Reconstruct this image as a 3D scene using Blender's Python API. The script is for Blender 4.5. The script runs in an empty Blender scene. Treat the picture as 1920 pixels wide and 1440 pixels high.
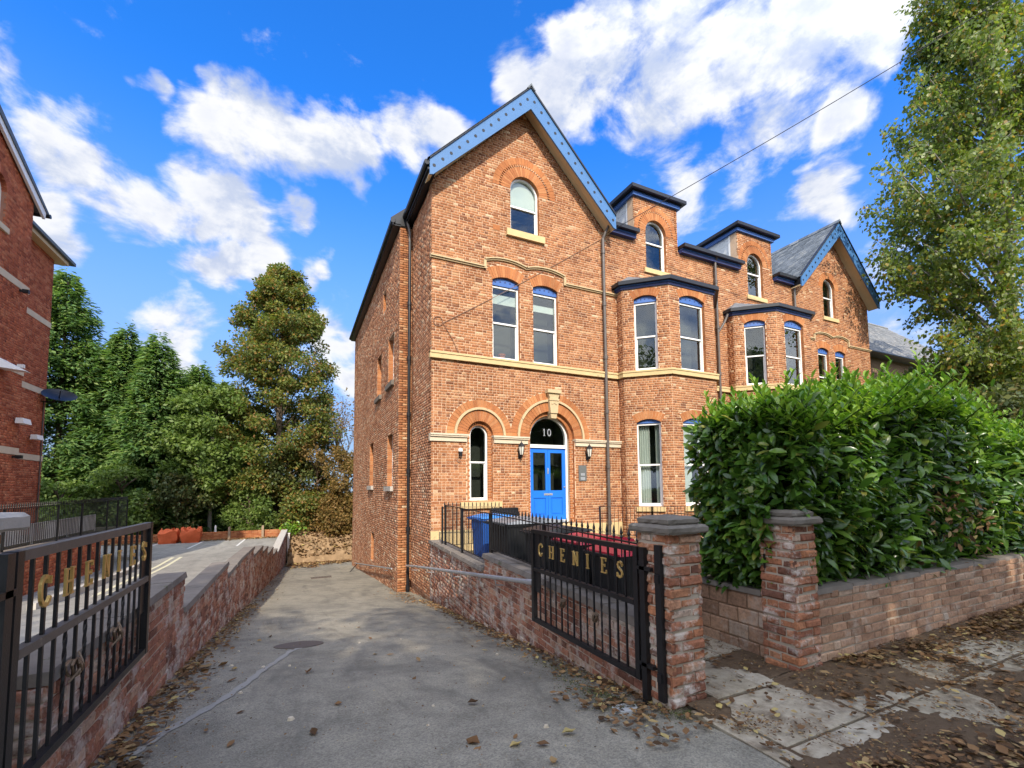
import bpy, math, random
import numpy as np
from mathutils import Matrix, Vector
random.seed(7); rng = np.random.default_rng(7)
SC = bpy.context.scene; COL = SC.collection
PI = math.pi

# ------------------------------------------------------------------ camera
cam = bpy.data.cameras.new("camera"); cam_o = bpy.data.objects.new("camera", cam); COL.objects.link(cam_o)
def cam_axes(yaw, pitch, roll):
    cy, sy = math.cos(yaw), math.sin(yaw)
    r = Vector((cy, -sy, 0)); f = Vector((sy, cy, 0)); u = Vector((0, 0, 1))
    f2 = f*math.cos(pitch) + u*math.sin(pitch); u2 = u*math.cos(pitch) - f*math.sin(pitch)
    return r*math.cos(roll) + u2*math.sin(roll), u2*math.cos(roll) - r*math.sin(roll), f2
cr, cu, cf = cam_axes(math.radians(25.556), math.radians(3.962), math.radians(-.5426))
CAM = Vector((0, 0, 1.6))
m = Matrix((( cr.x, cu.x, -cf.x, CAM.x), (cr.y, cu.y, -cf.y, CAM.y), (cr.z, cu.z, -cf.z, CAM.z), (0, 0, 0, 1)))
cam_o.matrix_world = m
cam.sensor_width = 36; cam.lens = 845.2/1920*36; cam.shift_y = (856.7-720)/1920
cam.clip_start = .05; cam.clip_end = 3000
SC.camera = cam_o

# ------------------------------------------------------------------ light
SUN = Vector((.175, .785, -.593)).normalized()
EL = math.asin(-SUN.z); AZ = math.atan2(-SUN.x, -SUN.y)
sun = bpy.data.lights.new("sun", 'SUN'); sun.energy = 2.25; sun.angle = math.radians(.55); sun.color = (1, .90, .76)
sun_o = bpy.data.objects.new("sun", sun); COL.objects.link(sun_o)
sun_o.rotation_euler = SUN.to_track_quat('-Z', 'Y').to_euler(); sun_o.location = (-5, -30, 30)

W = bpy.data.worlds.new("World"); SC.world = W; W.use_nodes = True
nt = W.node_tree; nt.nodes.clear()
def nd(nt, t, ins=None, **kw):
    n = nt.nodes.new(t)
    for k, v in kw.items(): setattr(n, k, v)
    for k, v in (ins or {}).items():
        if isinstance(v, bpy.types.NodeSocket): nt.links.new(v, n.inputs[k])
        else: n.inputs[k].default_value = v
    return n
def mth(nt, op, a, b=None, c=None, clamp=False):
    n = nt.nodes.new('ShaderNodeMath'); n.operation = op; n.use_clamp = clamp
    for i, v in enumerate((a, b, c)):
        if v is None: continue
        if isinstance(v, bpy.types.NodeSocket): nt.links.new(v, n.inputs[i])
        else: n.inputs[i].default_value = v
    return n.outputs[0]
def mixc(nt, f, a, b, mode='MIX'):
    n = nt.nodes.new('ShaderNodeMix'); n.data_type = 'RGBA'; n.blend_type = mode
    for i, v in ((0, f), (6, a), (7, b)):
        if isinstance(v, bpy.types.NodeSocket): nt.links.new(v, n.inputs[i])
        else: n.inputs[i].default_value = v if i == 0 else (*v[:3], 1)
    return n.outputs[2]
def smooth(nt, v, lo, hi, a=0., b=1.):
    n = nd(nt, 'ShaderNodeMapRange', {0: v, 1: lo, 2: hi, 3: a, 4: b}, interpolation_type='SMOOTHSTEP'); return n.outputs[0]
sky = nd(nt, 'ShaderNodeTexSky', sky_type='NISHITA', sun_disc=False, sun_elevation=EL, sun_rotation=AZ, altitude=100, air_density=1.0, dust_density=.4, ozone_density=3.0)
hs = nd(nt, 'ShaderNodeHueSaturation', {'Saturation': 1.15, 'Value': 1.0, 'Color': sky.outputs[0]})
tc = nd(nt, 'ShaderNodeTexCoord'); D = tc.outputs['Generated']
sep = nd(nt, 'ShaderNodeSeparateXYZ', {0: D})
def cloudnoise(vec, scale, detail, rough=.53):
    mp = nd(nt, 'ShaderNodeMapping', {'Vector': vec, 'Scale': (1, 1, 1.7)})
    return nd(nt, 'ShaderNodeTexNoise', {'Vector': mp.outputs[0], 'Scale': scale, 'Detail': detail, 'Roughness': rough, 'Distortion': .25}).outputs[0]
wn = nd(nt, 'ShaderNodeTexNoise', {'Vector': D, 'Scale': 4.2, 'Detail': 4, 'Roughness': .55}).outputs['Color']
DW = nd(nt, 'ShaderNodeVectorMath', {0: D, 1: nd(nt, 'ShaderNodeVectorMath', {0: nd(nt, 'ShaderNodeVectorMath', {0: wn, 1: (.5, .5, .5)}, operation='SUBTRACT').outputs[0], 'Scale': .26}, operation='SCALE').outputs[0]}, operation='ADD').outputs[0]
n1 = cloudnoise(D, 6.5, 10, .6)
BL = [(-0.341,0.760,0.553,0.045),(-0.309,0.825,0.473,0.073),(-0.266,0.841,0.472,0.063),(-0.327,0.854,0.405,0.068),(-0.207,0.871,0.446,0.075),(-0.121,0.874,0.471,0.07),(-0.024,0.865,0.501,0.045),
(-0.078,0.780,0.621,0.036),(-0.176,0.798,0.576,0.033),(-0.102,0.816,0.569,0.062),(-0.009,0.810,0.587,0.085),(0.059,0.807,0.588,0.065),(0.180,0.760,0.624,0.085),(0.079,0.827,0.557,0.04),
(-0.139,0.917,0.374,0.055),(-0.083,0.908,0.411,0.055),(0.014,0.911,0.412,0.04),(-0.187,0.947,0.262,0.085),(0.075,0.945,0.318,0.07),(0.342,0.619,0.707,0.07),(0.418,0.606,0.678,0.085),
(0.546,0.470,0.693,0.15),(0.641,0.380,0.667,0.13),(0.714,0.308,0.629,0.085),(0.561,0.544,0.624,0.115),(0.670,0.456,0.586,0.11),(0.748,0.372,0.549,0.06),(0.782,0.419,0.462,0.062),(0.455,0.56,0.69,0.08),(0.078,0.966,0.248,0.07)]
mask = None
for x, y, z, r in BL:
    l = math.sqrt(x*x+y*y+z*z)
    d = nd(nt, 'ShaderNodeVectorMath', {0: DW, 1: (x/l, y/l, z/l)}, operation='DISTANCE').outputs['Value']
    v = smooth(nt, d, r*1.6, r*.1)
    mask = v if mask is None else mth(nt, 'SMOOTH_MAX', mask, v, .25)
gen = cloudnoise(D, 1.7, 3)
gm = smooth(nt, gen, .28, .48)
front = nd(nt, 'ShaderNodeVectorMath', {0: D, 1: (cf.x, cf.y, .45)}, operation='DOT_PRODUCT').outputs['Value']
gm = mth(nt, 'MULTIPLY', gm, smooth(nt, front, .8, .35))  # cloud outside the view, made denser to add neutral fill light
mask = mth(nt, 'MAXIMUM', mask, gm)
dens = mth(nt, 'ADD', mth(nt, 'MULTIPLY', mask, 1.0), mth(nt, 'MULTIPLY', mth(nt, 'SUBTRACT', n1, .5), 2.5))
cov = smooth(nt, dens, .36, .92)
# cloud shading: lit tops, lavender-grey thick bases
off = nd(nt, 'ShaderNodeVectorMath', {0: D, 1: (0, -.02, .05)}, operation='ADD').outputs[0]
n2 = cloudnoise(off, 6.5, 7, .6)
rel = mth(nt, 'SUBTRACT', n1, n2)
n3 = cloudnoise(D, 3.1, 4)
sh = smooth(nt, mth(nt, 'ADD', mth(nt, 'MULTIPLY', rel, 2.2), mth(nt, 'MULTIPLY', mth(nt, 'SUBTRACT', n3, .5), 1.3)), -.30, .22)
thick = mth(nt, 'MULTIPLY', smooth(nt, dens, .75, 1.45), smooth(nt, n3, .40, .60))
ccol = mixc(nt, sh, (1.5, 1.72, 2.25), (2.62, 2.64, 2.70))
ccol = mixc(nt, mth(nt, 'MULTIPLY', thick, .8), ccol, (1.5, 1.7, 2.25))
# horizon paling
hz = smooth(nt, sep.outputs[2], .02, .66, 1, 0)
skyc = mixc(nt, 1.0, hs.outputs[0], (.17, .60, 1.02), 'MULTIPLY')
skyc = mixc(nt, mth(nt, 'MULTIPLY', hz, .92), skyc, (1.12, 1.34, 1.78))
# unseen clouds nearer the sun made brighter, as added fill light
fill_glow = nd(nt, 'ShaderNodeVectorMath', {0: D, 1: tuple(-SUN)}, operation='DOT_PRODUCT').outputs['Value']
gl_ = smooth(nt, fill_glow, -.2, .8, 1., 3.0)
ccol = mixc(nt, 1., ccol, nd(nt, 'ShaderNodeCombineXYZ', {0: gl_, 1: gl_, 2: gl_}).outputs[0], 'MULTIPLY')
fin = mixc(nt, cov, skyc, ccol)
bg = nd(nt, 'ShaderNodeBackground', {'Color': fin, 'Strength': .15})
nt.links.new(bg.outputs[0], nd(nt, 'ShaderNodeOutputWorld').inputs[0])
W.cycles.sampling_method = 'MANUAL'; W.cycles.sample_map_resolution = 512

VS = SC.view_settings; VS.view_transform = 'Standard'; VS.look = 'None'; VS.gamma = 1; VS.use_curve_mapping = False
VS.exposure = 1.36
SC.cycles.max_bounces = 6; SC.cycles.transparent_max_bounces = 12; SC.cycles.use_denoising = True
SC.cycles.caustics_reflective = False; SC.cycles.caustics_refractive = False

# ------------------------------------------------------------------ materials
MAT = {}
def newmat(name):
    m = bpy.data.materials.new(name); m.use_nodes = True; m.node_tree.nodes.clear(); MAT[name] = m
    return m, m.node_tree
def finish(nt, col, rough=.8, bump=None, bs=.3, bd=.01, metal=0., spec=.3, extra=None):
    b = nd(nt, 'ShaderNodeBsdfPrincipled', {'Metallic': metal})
    for k, v in (('Base Color', col), ('Roughness', rough), ('Specular IOR Level', spec)):
        if isinstance(v, bpy.types.NodeSocket): nt.links.new(v, b.inputs[k])
        else: b.inputs[k].default_value = (*v, 1) if k == 'Base Color' else v
    if bump is not None:
        bp = nd(nt, 'ShaderNodeBump', {'Height': bump, 'Strength': bs, 'Distance': bd}); nt.links.new(bp.outputs[0], b.inputs['Normal'])
    o = nd(nt, 'ShaderNodeOutputMaterial'); nt.links.new(b.outputs[0], o.inputs[0]); return b
def pos(nt): return nd(nt, 'ShaderNodeNewGeometry').outputs['Position']
def noise(nt, scale, detail=4, rough=.6, vec=None, dist=0.):
    return nd(nt, 'ShaderNodeTexNoise', {'Vector': vec or pos(nt), 'Scale': scale, 'Detail': detail, 'Roughness': rough, 'Distortion': dist}).outputs[0]
def ramp(nt, v, stops, interp='LINEAR'):
    n = nd(nt, 'ShaderNodeValToRGB', {0: v}); e = n.color_ramp.elements; n.color_ramp.interpolation = interp
    while len(e) < len(stops): e.new(.5)
    for i, (p, c) in enumerate(stops): e[i].position = p; e[i].color = (*c, 1)
    return n.outputs[0]
def rnd(nt):
    g = nd(nt, 'ShaderNodeNewGeometry').outputs['Random Per Island']; o = nd(nt, 'ShaderNodeObjectInfo').outputs['Random']
    return mth(nt, 'FRACT', mth(nt, 'ADD', g, mth(nt, 'MULTIPLY', o, 7.31)))
def plain(name, c, rough=.5, metal=0., var=.12, ns=9, bump=.15, bscale=60, spec=.4, wear=None):
    m, nt = newmat(name)
    n = noise(nt, ns, 5)
    col = mixc(nt, n, [x*(1-var) for x in c], [min(1, x*(1+var)) for x in c])
    if wear: col = mixc(nt, smooth(nt, noise(nt, wear[1], 8, .7), wear[2], wear[2]+.1), col, wear[0])
    finish(nt, col, rough, noise(nt, bscale, 3), bump, .004, metal, spec); return m
def brickmat(name, stops, stain=(.5, .42, .34), stain_lo=.62, stain_amt=.6, dark=.5, rough=.9):
    m, nt = newmat(name)
    c = ramp(nt, rnd(nt), stops)
    n = noise(nt, 34, 6, .7)
    c = mixc(nt, 1., c, ramp(nt, n, [(.25, (dark,)*3), (.55, (1, 1, 1)), (.8, (1.28, 1.24, 1.18))]), 'MULTIPLY')
    big = noise(nt, 1.1, 5, .65)
    c = mixc(nt, 1., c, ramp(nt, big, [(.3, (.74, .7, .68)), (.55, (1, 1, 1)), (.75, (1.12, 1.08, 1.0))]), 'MULTIPLY')
    sv = nd(nt, 'ShaderNodeMapping', {'Vector': pos(nt), 'Scale': (2.6, 2.6, .22)}).outputs[0]
    c = mixc(nt, 1., c, ramp(nt, noise(nt, 1., 6, .65, vec=sv), [(.30, (.70, .67, .66)), (.46, (1, 1, 1)), (.75, (1.06, 1.05, 1.03))]), 'MULTIPLY')
    st = mth(nt, 'MULTIPLY', smooth(nt, noise(nt, 3.2, 8, .72), stain_lo, stain_lo+.13), stain_amt)
    c = mixc(nt, st, c, stain)
    finish(nt, c, rough, noise(nt, 95, 6, .75), .55, .006, spec=.15); return m
FB = [(0, (.215, .09, .048)), (.15, (.315, .126, .058)), (.4, (.385, .162, .072)), (.68, (.425, .188, .084)), (.9, (.455, .22, .108)), (.97, (.52, .29, .15)), (1, (.60, .44, .28))]
brickmat('brick_front', FB, stain_lo=.66, stain_amt=.45)
brickmat('brick_arch', [(0, (.38, .145, .06)), (.5, (.45, .18, .07)), (1, (.50, .235, .105))], stain_lo=.72, stain_amt=.3, dark=.7)
brickmat('brick_side', [(0, (.30, .14, .08)), (.25, (.42, .19, .10)), (.6, (.50, .245, .135)), (.85, (.55, .31, .185)), (1, (.60, .45, .31))], stain_lo=.6, stain_amt=.45)
brickmat('brick_wall', [(0, (.17, .085, .06)), (.2, (.28, .125, .085)), (.5, (.37, .165, .105)), (.75, (.42, .20, .125)), (.9, (.45, .27, .18)), (1, (.52, .43, .34))], stain=(.52, .46, .40), stain_lo=.48, stain_amt=.7, dark=.4)
brickmat('brick_pillar', [(0, (.16, .08, .055)), (.2, (.30, .125, .075)), (.5, (.38, .165, .095)), (.75, (.46, .20, .10)), (.9, (.47, .27, .17)), (1, (.56, .47, .38))], stain=(.62, .57, .50), stain_lo=.5, stain_amt=.8, dark=.32)
brickmat('brick_street', [(0, (.25, .15, .095)), (.3, (.38, .23, .15)), (.6, (.46, .28, .18)), (.85, (.50, .31, .2)), (1, (.46, .34, .25))], stain=(.47, .40, .33), stain_lo=.52, stain_amt=.6)
brickmat('brick_neighbour', [(0, (.30, .085, .045)), (.35, (.42, .12, .06)), (.7, (.50, .16, .08)), (1, (.53, .21, .11))], stain_lo=.7, stain_amt=.25)
brickmat('brick_kerb', [(0, (.33, .11, .045)), (.6, (.45, .17, .07)), (1, (.5, .24, .11))], stain_lo=.7, stain_amt=.3)
plain('mortar_front', (.60, .42, .28), .95, var=.25, ns=6, bump=.5, bscale=140, spec=.1)
plain('mortar_side', (.42, .31, .22), .95, var=.3, ns=5, bump=.6, bscale=140, spec=.1)
plain('mortar_old', (.44, .37, .29), .95, var=.35, ns=5, bump=.7, bscale=120, spec=.1)
plain('mortar_red', (.36, .18, .12), .95, var=.2, ns=5, bump=.5, bscale=120, spec=.1)
plain('render_brown', (.22, .15, .10), .95, var=.35, ns=3, bump=.7, bscale=50, spec=.1)
plain('sandstone', (.56, .42, .215), .85, var=.16, ns=4, bump=.4, bscale=80, spec=.15, wear=((.34, .27, .16), 5, .6))
plain('hood_stone', (.50, .385, .225), .85, var=.2, ns=6, bump=.4, bscale=80, spec=.15, wear=((.28, .22, .14), 6, .6))
plain('pale_stone', (.58, .49, .36), .85, var=.15, ns=4, bump=.3, bscale=80, spec=.15, wear=((.34, .3, .24), 5, .64))
plain('weathered_stone', (.17, .15, .125), .95, var=.45, ns=7, bump=.9, bscale=45, spec=.1, wear=((.34, .31, .25), 9, .58))
plain('coping', (.19, .165, .14), .95, var=.4, ns=5, bump=.8, bscale=60, spec=.1, wear=((.10, .10, .06), 6, .6))
plain('concrete_cap', (.44, .41, .36), .9, var=.25, ns=8, bump=.5, bscale=70, spec=.1)
plain('white_paint', (.80, .79, .76), .4, var=.03, bump=.03)
plain('blue_trim', (.05, .13, .38), .45, var=.15, ns=5, bump=.1, bscale=60, wear=((.10, .2, .42), 12, .62))
plain('blue_barge', (.052, .148, .325), .42, var=.18, ns=4, bump=.1, bscale=60, wear=((.035, .09, .24), 9, .64))
plain('blue_door', (.018, .16, .66), .32, var=.08, ns=3, bump=.05)
plain('navy_trim', (.03, .045, .15), .45, var=.2, ns=4, bump=.08)
plain('black_plastic', (.012, .013, .016), .35, var=.2, bump=.05)
plain('black_iron', (.012, .012, .013), .42, var=.5, ns=20, bump=.35, bscale=150, wear=((.06, .05, .045), 25, .64))
plain('grey_iron', (.11, .095, .08), .55, var=.3, ns=14, bump=.4, bscale=120, wear=((.2, .17, .14), 20, .6))
plain('galvanised', (.46, .47, .48), .42, metal=.6, var=.25, ns=12, bump=.15)
plain('pipe_grey', (.10, .085, .075), .45, var=.3, ns=5, bump=.1, wear=((.26, .23, .2), 8, .62))
plain('gold_letter', (.62, .42, .14), .35, metal=.55, var=.2, ns=20, bump=.1, wear=((.22, .16, .08), 30, .6))
plain('bronze', (.16, .11, .07), .5, metal=.4, var=.4, ns=30, bump=.4)
plain('soffit_cream', (.60, .47, .28), .7, var=.12, ns=4, bump=.1)
plain('interior_dark', (.055, .055, .05), .95, var=.3, ns=1.5, bump=0)
plain('blind_white', (.82, .82, .78), .8, var=.03, bump=0)
plain('curtain_white', (.72, .72, .68), .9, var=.06, ns=2, bump=.1)
plain('terracotta', (.45, .13, .06), .8)
plain('bin_blue', (.015, .075, .30), .4, var=.12)
plain('bin_lid_blue', (.03, .19, .55), .4, var=.12)
plain('bin_black', (.016, .017, .018), .45, var=.2)
plain('bin_grey', (.20, .21, .22), .45, var=.15)
plain('bin_red', (.50, .028, .055), .38, var=.1)
plain('lead', (.13, .135, .145), .6, var=.25, ns=4, bump=.2)
plain('white_tile', (.58, .60, .61), .55, var=.12, ns=4, bump=.2)
plain('lamp_glass', (.62, .60, .52), .15, var=.05, bump=0)
plain('plaque', (.12, .125, .12), .4, var=.1)
plain('orange_sack', (.60, .115, .035), .75, var=.2, ns=9, bump=.9, bscale=14)
plain('pale_picket', (.5, .47, .42), .7, var=.2)
plain('drain_pale', (.42, .42, .40), .85, var=.25, ns=12, bump=.5, wear=((.16, .14, .11), 12, .6))
plain('manhole_iron', (.105, .082, .066), .7, var=.3, ns=25, bump=.6, bscale=70)
plain('cable_brown', (.20, .11, .07), .7)
plain('cable_black', (.02, .02, .025), .6)
plain('line_yellow', (.60, .56, .38), .85, var=.2, ns=10, bump=.2)
plain('line_white', (.62, .61, .58), .85, var=.25, ns=14, bump=.2)
plain('wood_post', (.30, .22, .15), .9, var=.3, ns=12, bump=.4)
plain('bank_earth', (.26, .175, .10), .95, var=.6, ns=3, bump=1., bscale=9, spec=.05, wear=((.40, .29, .17), 6, .56))
plain('ground_earth', (.10, .085, .05), .95, var=.4, ns=.8, bump=.8, bscale=6, spec=.05)
plain('lawn', (.05, .085, .02), .95, var=.4, ns=1.2, bump=.8, bscale=30, spec=.05)
plain('bark', (.11, .085, .06), .95, var=.4, ns=10, bump=1., bscale=22, spec=.1)
plain('bark_pale', (.30, .28, .25), .9, var=.3, ns=8, bump=.6, bscale=20, spec=.1, wear=((.07, .06, .05), 7, .57))
plain('twig_brown', (.17, .115, .075), .95, var=.3, ns=10, bump=.4)
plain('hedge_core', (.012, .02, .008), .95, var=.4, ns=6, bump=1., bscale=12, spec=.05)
def slate(name, stops):
    m, nt = newmat(name)
    c = ramp(nt, rnd(nt), stops)
    c = mixc(nt, 1., c, ramp(nt, noise(nt, 6, 6, .7), [(.3, (.65,)*3), (.6, (1.05,)*3), (.8, (1.35, 1.3, 1.2))]), 'MULTIPLY')
    finish(nt, c, .55, noise(nt, 40, 4), .3, .005, spec=.35)
slate('slate', [(0, (.10, .115, .125)), (.5, (.15, .17, .185)), (.85, (.19, .21, .225)), (1, (.25, .26, .25))])
slate('slate_old', [(0, (.13, .135, .135)), (.5, (.19, .195, .19)), (1, (.27, .26, .24))])
def asphalt(name, a, b, patch):
    m, nt = newmat(name); P = pos(nt)
    g = nd(nt, 'ShaderNodeTexVoronoi', {'Vector': P, 'Scale': 105.}); gv = nd(nt, 'ShaderNodeSeparateColor', {0: g.outputs['Color']}).outputs[0]
    c = mixc(nt, mth(nt, 'ADD', mth(nt, 'MULTIPLY', gv, .75), mth(nt, 'MULTIPLY', noise(nt, 62, 3, .8), .35), clamp=True), a, b)
    stv = nd(nt, 'ShaderNodeMapping', {'Vector': P, 'Scale': (1.5, .30, 1.)}).outputs[0]
    c = mixc(nt, mth(nt, 'MULTIPLY', smooth(nt, noise(nt, 1.3, 6, .62, vec=stv, dist=.8), .50, .68), .6), c, patch)
    c = mixc(nt, mth(nt, 'MULTIPLY', smooth(nt, noise(nt, .55, 6, .62, dist=.6), .44, .66), .55), c, patch)
    c = mixc(nt, 1., c, ramp(nt, noise(nt, 3.4, 8, .7), [(.3, (.72,)*3), (.55, (1,)*3), (.78, (1.22, 1.2, 1.15))]), 'MULTIPLY')
    h = mth(nt, 'ADD', mth(nt, 'MULTIPLY', g.outputs['Distance'], 1.), mth(nt, 'MULTIPLY', noise(nt, 5, 4), .6))
    finish(nt, c, .88, h, .75, .006, spec=.25)
asphalt('asphalt', (.17, .154, .120), (.37, .336, .258), (.135, .123, .10))
asphalt('asphalt_pale', (.25, .236, .205), (.36, .34, .295), (.21, .2, .175))
m, nt = newmat('seam'); finish(nt, mixc(nt, noise(nt, 30, 6), (.24, .23, .2), (.36, .34, .3)), .9, noise(nt, 90, 4), .5, .004)
def slabmat():
    m, nt = newmat('paving_slab')
    c = ramp(nt, rnd(nt), [(0, (.34, .292, .21)), (.5, (.405, .35, .26)), (1, (.45, .40, .31))])
    c = mixc(nt, 1., c, ramp(nt, noise(nt, 11, 8, .7), [(.3, (.66, .64, .6)), (.55, (1,)*3), (.8, (1.2,)*3)]), 'MULTIPLY')
    dirt = smooth(nt, noise(nt, 2.6, 9, .74, dist=.5), .46, .66)
    c = mixc(nt, mth(nt, 'MULTIPLY', dirt, .8), c, (.15, .108, .07))
    finish(nt, c, .9, noise(nt, 70, 6, .7), .5, .006, spec=.15)
slabmat()
m, nt = newmat('soil')
c = mixc(nt, noise(nt, 9, 8, .75), (.075, .05, .032), (.23, .16, .10))
finish(nt, c, .95, noise(nt, 38, 8, .8), 1., .02, spec=.1)
def leafmat(name, stops, trans=.35, rough=.45, spec=.35, tcol=1.5, bumpy=False):
    m, nt = newmat(name)
    c = ramp(nt, rnd(nt), stops)
    c = mixc(nt, 1., c, ramp(nt, noise(nt, 1.3, 3), [(.3, (.78, .8, .8)), (.7, (1.2, 1.16, 1.0))]), 'MULTIPLY')
    b = nd(nt, 'ShaderNodeBsdfPrincipled', {'Base Color': c, 'Roughness': rough, 'Specular IOR Level': spec})
    tcl = mixc(nt, 1., c, (tcol, tcol*1.05, tcol*.55), 'MULTIPLY')
    t = nd(nt, 'ShaderNodeBsdfTranslucent', {'Color': tcl})
    mx = nd(nt, 'ShaderNodeMixShader', {0: trans, 1: b.outputs[0], 2: t.outputs[0]})
    nt.links.new(mx.outputs[0], nd(nt, 'ShaderNodeOutputMaterial').inputs[0])
leafmat('laurel', [(0, (.026, .064, .011)), (.4, (.055, .13, .019)), (.75, (.105, .21, .03)), (.94, (.17, .285, .048)), (1, (.24, .23, .055))], .3, .26, .5)
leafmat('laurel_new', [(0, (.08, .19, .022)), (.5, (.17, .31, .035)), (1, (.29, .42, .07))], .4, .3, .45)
leafmat('conifer', [(0, (.055, .115, .04)), (.5, (.12, .215, .075)), (.85, (.19, .28, .10)), (1, (.27, .33, .12))], .4, .6, .25)
leafmat('lime_leaf', [(0, (.08, .115, .03)), (.5, (.15, .19, .05)), (.78, (.23, .22, .055)), (.92, (.28, .17, .05)), (1, (.30, .14, .05))], .4, .5, .3)
leafmat('green_leaf', [(0, (.07, .12, .03)), (.5, (.14, .21, .052)), (1, (.22, .29, .085))], .4, .5, .3)
leafmat('beech_brown', [(0, (.11, .09, .03)), (.4, (.20, .145, .05)), (.75, (.28, .175, .065)), (1, (.34, .21, .09))], .4, .6, .25)
leafmat('birch_leaf', [(0, (.07, .12, .022)), (.5, (.145, .205, .038)), (.88, (.23, .265, .05)), (.95, (.27, .20, .035)), (1, (.33, .19, .04))], .4, .42, .4)
leafmat('dark_leaf', [(0, (.045, .065, .024)), (.5, (.085, .115, .036)), (.85, (.13, .14, .045)), (1, (.19, .13, .05))], .25, .5, .3)
leafmat('dead_leaf', [(0, (.07, .04, .022)), (.35, (.16, .085, .042)), (.7, (.26, .145, .07)), (.92, (.37, .25, .125)), (1, (.52, .42, .17))], .12, .75, .2, 1.1)
m, nt = newmat('glass')
lw = mth(nt, 'POWER', nd(nt, 'ShaderNodeLayerWeight', {'Blend': .5}).outputs['Facing'], 3.2)
tr = nd(nt, 'ShaderNodeBsdfTransparent', {'Color': (.80, .84, .82, 1)}); gl = nd(nt, 'ShaderNodeBsdfGlossy', {'Color': (.95, .97, 1, 1), 'Roughness': .012})
wob = nd(nt, 'ShaderNodeBump', {'Height': noise(nt, 2.2, 2), 'Strength': .04, 'Distance': .02}); nt.links.new(wob.outputs[0], gl.inputs['Normal'])
mx = nd(nt, 'ShaderNodeMixShader', {0: mth(nt, 'ADD', mth(nt, 'MULTIPLY', lw, .55), .045, clamp=True), 1: tr.outputs[0], 2: gl.outputs[0]})
nt.links.new(mx.outputs[0], nd(nt, 'ShaderNodeOutputMaterial').inputs[0])

# ------------------------------------------------------------------ object helpers
ROOT = {}
def tag(o, label=None, cat=None, group=None, kind=None):
    if label: o['label'] = label
    if cat: o['category'] = cat
    if group: o['group'] = group
    if kind: o['kind'] = kind
    return o
def empty(name, loc, label, cat, group=None):
    o = bpy.data.objects.new(name, None); COL.objects.link(o); o.location = loc; o.empty_display_size = .2
    ROOT[o.name] = Vector(loc); return tag(o, label, cat, group)
def rloc(o):
    while o is not None and o.parent is not None: o = o.parent
    return ROOT.get(o.name, Vector((0, 0, 0))) if o is not None else Vector((0, 0, 0))
def fast_mesh(name, V, F):
    V = np.asarray(V, np.float32); F = np.asarray(F, np.int32); k = F.shape[1]
    me = bpy.data.meshes.new(name); me.vertices.add(len(V)); me.vertices.foreach_set('co', V.ravel())
    me.loops.add(F.size); me.loops.foreach_set('vertex_index', F.ravel())
    me.polygons.add(len(F)); me.polygons.foreach_set('loop_start', np.arange(0, F.size, k, dtype=np.int32)); me.polygons.foreach_set('loop_total', np.full(len(F), k, np.int32))
    me.update(calc_edges=True); return me
def link(name, me, m, parent=None, loc=None):
    o = bpy.data.objects.new(name, me); COL.objects.link(o)
    if m and not me.materials: me.materials.append(MAT[m])
    if parent is not None: o.parent = parent
    if loc is not None: o.location = loc
    return o
BOXF = [(0, 3, 2, 1), (4, 5, 6, 7), (0, 1, 5, 4), (1, 2, 6, 5), (2, 3, 7, 6), (3, 0, 4, 7)]
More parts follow.
